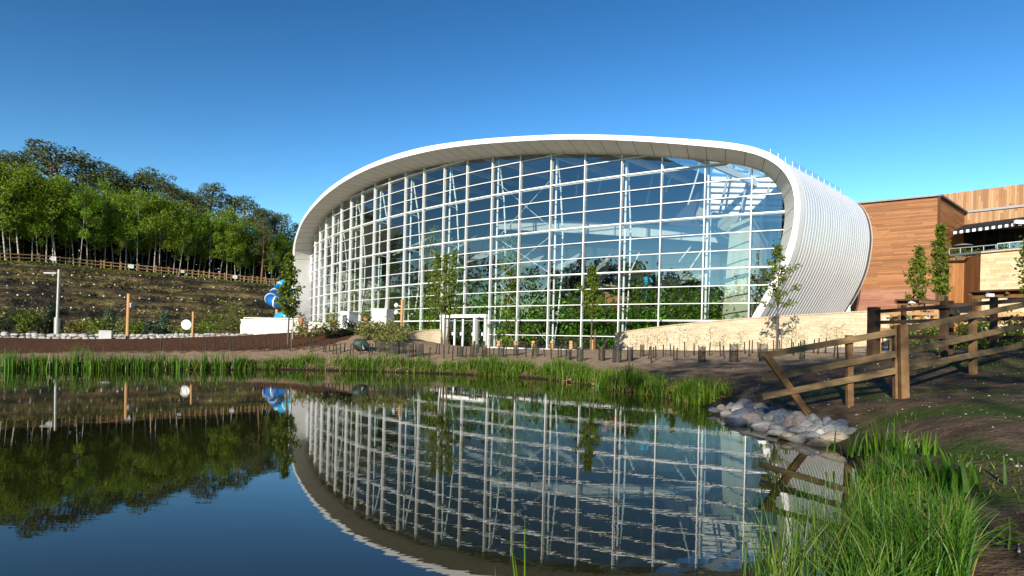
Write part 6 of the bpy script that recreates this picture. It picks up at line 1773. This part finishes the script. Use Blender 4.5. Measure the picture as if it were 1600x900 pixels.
for px0, px1, n, h, off in ((0, 380, 170, .36, (-.05, .3)), (372, 470, 1000, .40, (-.1, .5)), (455, 700, 2300, .50, (-.1, .7)), (690, 860, 2600, .48, (-.1, .75)), (845, 985, 3200, .56, (-.1, .9)), (975, 1125, 2800, .53, (-.1, .7))):
    s, q = shore_pts(n, s_of(px0), s_of(px1), off, g)
    keep = (vnoise(q[:, 0] * 2.6, q[:, 1] * 2.3) > g.uniform(-1.2, .5, n)) ; q = q[keep]; n = len(q)
    z = np.maximum(terrain(q[:, 0], q[:, 1]), -.03)
    hh = h * g.uniform(.55, 1.1, n) * (1 + .38 * vnoise(q[:, 0] * 1.7, q[:, 1] * 1.1))
    parts.append(blades(np.column_stack([q, z]), hh, g.uniform(.016, .034, n), np.abs(g.normal(size=n)) * .30, g, 4))
V, F, U = merge(parts); tag(np_mesh('reeds', V, F, M['reed'], None, U), 'long band of green reeds along the far water line', 'reeds', kind='stuff')
# dead litter under the reeds
s, q = shore_pts(2600, s_of(0), s_of(1108), (-.05, .55), g); z = np.maximum(terrain(q[:, 0], q[:, 1]), 0) + .03
V, F, U = leaf_quads(np.column_stack([q, z]), .16, .25, g, 0, .75); tag(np_mesh('reed_litter', V, F, M['straw'], None, U), 'dry litter lying under the reeds', 'litter', kind='stuff')
# little pale marker flowers on the reed edge
# iris clumps on the near bank
def iris(px, py, Y, n, h, label, sd=.13, wide=.026):
    p = ground_at(px, py, 3, 12); P = np.stack([g.normal(size=n) * sd, g.normal(size=n) * sd, np.zeros(n)], 1)
    V, F, U = blades(P, h * g.uniform(.55, 1.1, n), g.uniform(.6, 1.1, n) * wide, np.abs(g.normal(size=n)) * .28, g, 5, .8)
    o_ = np_mesh('iris_clump', V, F, M['reed'], None, U); o_.location = p; tag(o_, label, 'iris')
iris(1352, 716, 8.3, 40, .36, 'bright iris clump at the end of the cobble pile'); iris(1378, 712, 7.9, 44, .46, 'tallest iris clump at the corner of the near bank'); iris(1402, 716, 7.6, 30, .30, 'pale green iris clump beside the tallest iris', .08)
iris(1432, 712, 7.6, 14, .26, 'small dark iris tuft between the iris and the grass bank', .07); iris(1452, 712, 7.5, 16, .25, 'small bright iris tuft on the bare earth above the grass', .07)
iris(1480, 760, 5.6, 16, .34, 'broad dark iris leaves rising out of the grass bank', .09, .045); iris(1512, 765, 5.4, 16, .32, 'broad iris leaves at the crest of the grass bank', .09, .038); iris(1400, 740, 6.4, 14, .26, 'few iris leaves at the water side of the grass bank', .09, .04)
# grass on the near bank
def in_poly(x, y, P):
    ins = np.zeros(x.shape, bool)
    for (ax, ay), (bx, by) in zip(P, P[1:] + P[:1]):
        c = ((ay > y) != (by > y)) & (x < (bx - ax) * (y - ay) / (by - ay + 1e-12) + ax); ins ^= c
    return ins
poly = [(3.7, 6.3), (3.9, 5.8), (3.75, 5.0), (3.1, 4.0), (2.5, 3.2), (1.6, 2.9), (2.2, 3.9), (2.8, 4.9)]
x = g.uniform(1.4, 4.2, 60000); y = g.uniform(2.7, 6.6, 60000); ok = in_poly(x, y, poly); x, y = x[ok], y[ok]
dens = vnoise(x * 5.2, y * 5.2) * .75 + .45; ok = g.uniform(size=len(x)) < np.clip(dens, .06, 1); x, y = x[ok][:13500], y[ok][:13500]
z = np.maximum(terrain(x, y), -.05) - .01; n = len(x)
hh = (.31 + .18 * vnoise(x * 3.1 + 1, y * 3.1)) * g.uniform(.4, 1.45, n); hh = np.clip(hh, .08, .55) * np.interp(y, [3, 4.2, 5.5, 7.5], [.85, .9, .75, .42]) * np.interp(x - (2.2 + (y - 3.4) * .55), [0, .45, .85], [1, .85, .42])
lean = np.abs(g.normal(size=n)) * .48 + .05
V, F, U = blades(np.column_stack([x, y, z]), hh, g.uniform(.003, .008, n), lean, g, 5, .8)
tag(np_mesh('bank_grass', V, F, M['grass'], None, U), 'tall unkempt grass covering the near bank', 'grass', kind='stuff')
# straw coloured stems
k = 190; i = g.choice(n, k); V, F, U = blades(np.column_stack([x[i], y[i], z[i]]), hh[i] * g.uniform(1.0, 1.35, k), g.uniform(.002, .0045, k), g.uniform(.25, .7, k), g, 4, .3)
tag(np_mesh('dry_stems', V, F, M['straw'], None, U), 'dry straw-coloured stems among the bank grass', 'grass', kind='stuff')
# sparse rush stems standing in the shallows
k = 430; xx = g.uniform(1.45, 2.75, k); yy = 3.1 + (xx - 1.45) * .95 + np.abs(g.normal(size=k)) * .38
V, F, U = blades(np.column_stack([xx, yy, np.full(k, -.05)]), g.uniform(.35, .68, k), g.uniform(.004, .007, k), np.abs(g.normal(size=k)) * .35 + .05, g, 5, .5)
tag(np_mesh('rushes', V, F, M['grass'], None, U), 'thin rush stems standing in the shallow water', 'rushes', kind='stuff')
# brown dead blades among the reeds
s, q = shore_pts(700, s_of(0), s_of(1108), (-.1, .6), g); k = len(q)
V, F, U = blades(np.column_stack([q, np.maximum(terrain(q[:, 0], q[:, 1]), -.02)]), g.uniform(.2, .6, k), g.uniform(.008, .018, k), g.uniform(.2, 1.1, k), g, 4)
tag(np_mesh('dead_reeds', V, F, M['straw'], None, U), 'bent brown dead blades among the far reeds', 'reeds', kind='stuff')
# low turf scattered over the bank behind
k = 9000; xx = g.uniform(3.5, 12, k); yy = g.uniform(4, 13.5, k); d = signed_dist(xx, yy); w = vnoise(xx * .8 + 2, yy * .8) + .35 * vnoise(xx * 2.3, yy * 2.1)
ok = (d > .5) & (w > .25); xx, yy = xx[ok], yy[ok]; k = len(xx)
V, F, U = blades(np.column_stack([xx, yy, terrain(xx, yy) - .01]), g.uniform(.03, .10, k), g.uniform(.005, .009, k), g.uniform(.2, .9, k), g, 2)
tag(np_mesh('sparse_turf', V, F, M['grass'], None, U), 'sparse short turf on the earth by the near fence', 'grass', kind='stuff')
# single blades at the lower edge of the view
for kk, (px, yt, Y, lab) in enumerate(((797, 832, 3.2, 'slanting reed blade in the water at the lower edge'), (804, 868, 3.15, 'short reed blade beside the slanting one'), (820, 811, 3.2, 'straight upright reed blade alone in the water'), (774, 886, 3.1, 'reed tip barely breaking the lower edge of the view'))):
    q = at(px, yt, Y); b_ = at(px + (14 if kk < 2 else -2), 930, Y); b_.z = -.1; o_ = MB(); mid = b_.lerp(q, .55) + Vector((.004, 0, 0)); wd = Vector((.0048, 0, 0)); dp = Vector((0, .003, 0))
    pts_ = [(b_, 1.0), (mid, .85), (b_.lerp(q, .85), .5), (q, .06)]
    V_ = []; F_ = []
    for c, f_ in pts_: V_ += [c - wd * f_, c + dp * f_, c + wd * f_]
    for i in range(3):
        for j in range(2): F_.append((i * 3 + j, i * 3 + j + 1, (i + 1) * 3 + j + 1, (i + 1) * 3 + j))
    oo = np_mesh('lone_reed', np.array([tuple(v) for v in V_]), np.array(F_), M['reed'], None, np.full((len(F_) * 4, 2), .8)); tag(oo, lab, 'reed')
# pebbles and crumbs of earth on the bare bank
k = 1500; xx = g.uniform(3.2, 16, k); yy = g.uniform(4, 27, k); d = signed_dist(xx, yy); ok = d > .35; xx, yy = xx[ok], yy[ok]; k = len(xx); zz = terrain(xx, yy)
sz = g.uniform(.005, .017, k) * np.where(g.uniform(size=k) > .93, 1.9, 1.0)
oct_ = np.array([[1, 0, 0], [0, 1, 0], [-1, 0, 0], [0, -1, 0], [.2, .1, .75], [0, 0, -.4]])
rz_ = g.uniform(0, 6.28, k); ca_, sa_ = np.cos(rz_), np.sin(rz_); J = oct_[None] * g.uniform(.6, 1.3, (k, 6, 1))
V = np.stack([xx[:, None] + sz[:, None] * (J[..., 0] * ca_[:, None] - J[..., 1] * sa_[:, None]), yy[:, None] + sz[:, None] * (J[..., 0] * sa_[:, None] + J[..., 1] * ca_[:, None]), zz[:, None] + sz[:, None] * J[..., 2]], -1).reshape(-1, 3)
tri = np.array([[0, 1, 4], [1, 2, 4], [2, 3, 4], [3, 0, 4], [1, 0, 5], [2, 1, 5], [3, 2, 5], [0, 3, 5]]); F = (tri[None] + (np.arange(k) * 6)[:, None, None]).reshape(-1, 3)
tag(np_mesh('gravel', V, F, SM[5][1]), 'small pale stones scattered over the bare earth bank', 'stones', kind='stuff')
# leafy weed in the grass
def weed(px, py, Y, h, label, nl, L):
    p = at(px, py, Y); p.z = tz(p.x, p.y); root = tag(empty('leafy_weed', p), label, 'plant'); b = MB(); b.tube([(0, 0, -.05), (.01, 0, h * .5), (0, 0, h)], [.007, .006, .003], 6); b.build('stem', M['leaf_stem'], root)
    b = MB(); uvs = []
    for i in range(nl):
        z = h * (.15 + .85 * (i // 2) / (nl / 2)); az = (i % 2) * math.pi + (i // 2) * 1.57 + .3; l = L * (1.1 - .75 * (z / h) ** 2); d = Vector((math.cos(az), math.sin(az), 0)); s = Vector((-d.y, d.x, 0)) * l * .13
        c0 = Vector((0, 0, z)); c1 = c0 + d * l * .5 + Vector((0, 0, l * .22)); c2 = c0 + d * l + Vector((0, 0, l * .05)); u = rs.random()
        b.face([c0, c1 - s, c2], [(u, 0)] * 3, True); b.face([c0, c2, c1 + s], [(u, 0)] * 3, True)
    b.build('leaves', M['leaf_young'], root)
M['leaf_stem'] = simple('green_stem', (.10, .17, .03), (.08, .13, .02), 5, .6, 0, 0)
weed(1433, 870, 3.9, .46, 'upright leafy weed standing out of the near grass', 26, .12); weed(1478, 868, 3.9, .22, 'broad-leaved low weed in the near grass', 12, .17); weed(1575, 860, 3.6, .2, 'leafy weed near the bare twig on the bank', 14, .10)
p = at(1592, 880, 3.5); p.z = tz(p.x, p.y) + .02; root = tag(empty('fallen_twig', p), 'pale bare twig lying on the near bank', 'twig'); q = at(1586, 856, 3.7) - p
b = MB(); b.tube([(0, 0, 0), q * .5 + Vector((.01, 0, .01)), q], [.008, .007, .004], 6); b.build('stick', M['pale'], root)
b = MB(); b.tube([q * .55, q * .55 + Vector((.05, .04, .03))], [.004, .002], 5); b.build('side_shoot', M['pale'], root)

# ================================================================== SKY, SUN, CAMERA
w = bpy.data.worlds.new('World'); SC.world = w; w.use_nodes = True
nt = w.node_tree; nt.nodes.clear()
SUN_EL, SUN_AZ = 20.0, (-0.42, -0.907)        # plan direction towards the sun
sky = nt.nodes.new('ShaderNodeTexSky'); sky.sky_type = 'NISHITA'; sky.sun_disc = False
sky.sun_elevation = R(SUN_EL); sky.sun_rotation = math.atan2(SUN_AZ[0], SUN_AZ[1])
sky.altitude = 0; sky.air_density = 1.0; sky.dust_density = 0.0; sky.ozone_density = 1.2
bg = nt.nodes.new('ShaderNodeBackground'); bg.inputs[1].default_value = 0.12
ow = nt.nodes.new('ShaderNodeOutputWorld'); m1 = nt.nodes.new('ShaderNodeVectorMath'); m1.operation = 'MULTIPLY'; m1.inputs[1].default_value = (.2, .2, .2); nt.links.new(sky.outputs[0], m1.inputs[0])
gm = nt.nodes.new('ShaderNodeGamma'); gm.inputs[1].default_value = 1.8; nt.links.new(m1.outputs[0], gm.inputs[0])
m2 = nt.nodes.new('ShaderNodeVectorMath'); m2.operation = 'MULTIPLY'; m2.inputs[1].default_value = (5, 5, 5); nt.links.new(gm.outputs[0], m2.inputs[0])
hs = nt.nodes.new('ShaderNodeHueSaturation'); hs.inputs['Saturation'].default_value = 1.10; hs.inputs['Hue'].default_value = .494; nt.links.new(m2.outputs[0], hs.inputs['Color']); nt.links.new(hs.outputs[0], bg.inputs[0]); nt.links.new(bg.outputs[0], ow.inputs[0])
L = bpy.data.lights.new('sun', 'SUN'); L.energy = 5.0; L.angle = R(.55); L.color = (1.0, .90, .76)
so = bpy.data.objects.new('sun', L); COL.objects.link(so)
d = Vector((SUN_AZ[0], SUN_AZ[1], 0)).normalized() * math.cos(R(SUN_EL)) + Vector((0, 0, math.sin(R(SUN_EL))))
so.rotation_euler = d.to_track_quat('Z', 'Y').to_euler(); so.location = (0, -20, 40)

cam = bpy.data.cameras.new('camera'); co = bpy.data.objects.new('camera', cam); COL.objects.link(co)
cam.sensor_width = 36; cam.sensor_fit = 'HORIZONTAL'; cam.lens = FPX / 1600 * 36
cam.shift_x = 0; cam.shift_y = (PY0 - 450) / 1600
cam.clip_start = .05; cam.clip_end = 6000
Xa, Ya, Za = Vector((CA, 0, SA)), Vector((-SA, 0, CA)), Vector((0, -1, 0))
mw = Matrix((Xa, Ya, Za)).transposed().to_4x4(); mw.translation = (0, 0, CAMZ)
co.matrix_world = mw
SC.camera = co
SC.view_settings.view_transform = 'Standard'; SC.view_settings.look = 'None'; SC.view_settings.exposure = 0.62; SC.view_settings.gamma = 1.0; SC.view_settings.use_curve_mapping = False
SC.render.resolution_x, SC.render.resolution_y = 1024, 576
cy = SC.cycles
cy.max_bounces = 10; cy.transparent_max_bounces = 24; cy.glossy_bounces = 5; cy.diffuse_bounces = 3; cy.transmission_bounces = 4
cy.caustics_reflective = False; cy.caustics_refractive = False
cy.sample_clamp_indirect = 6.0
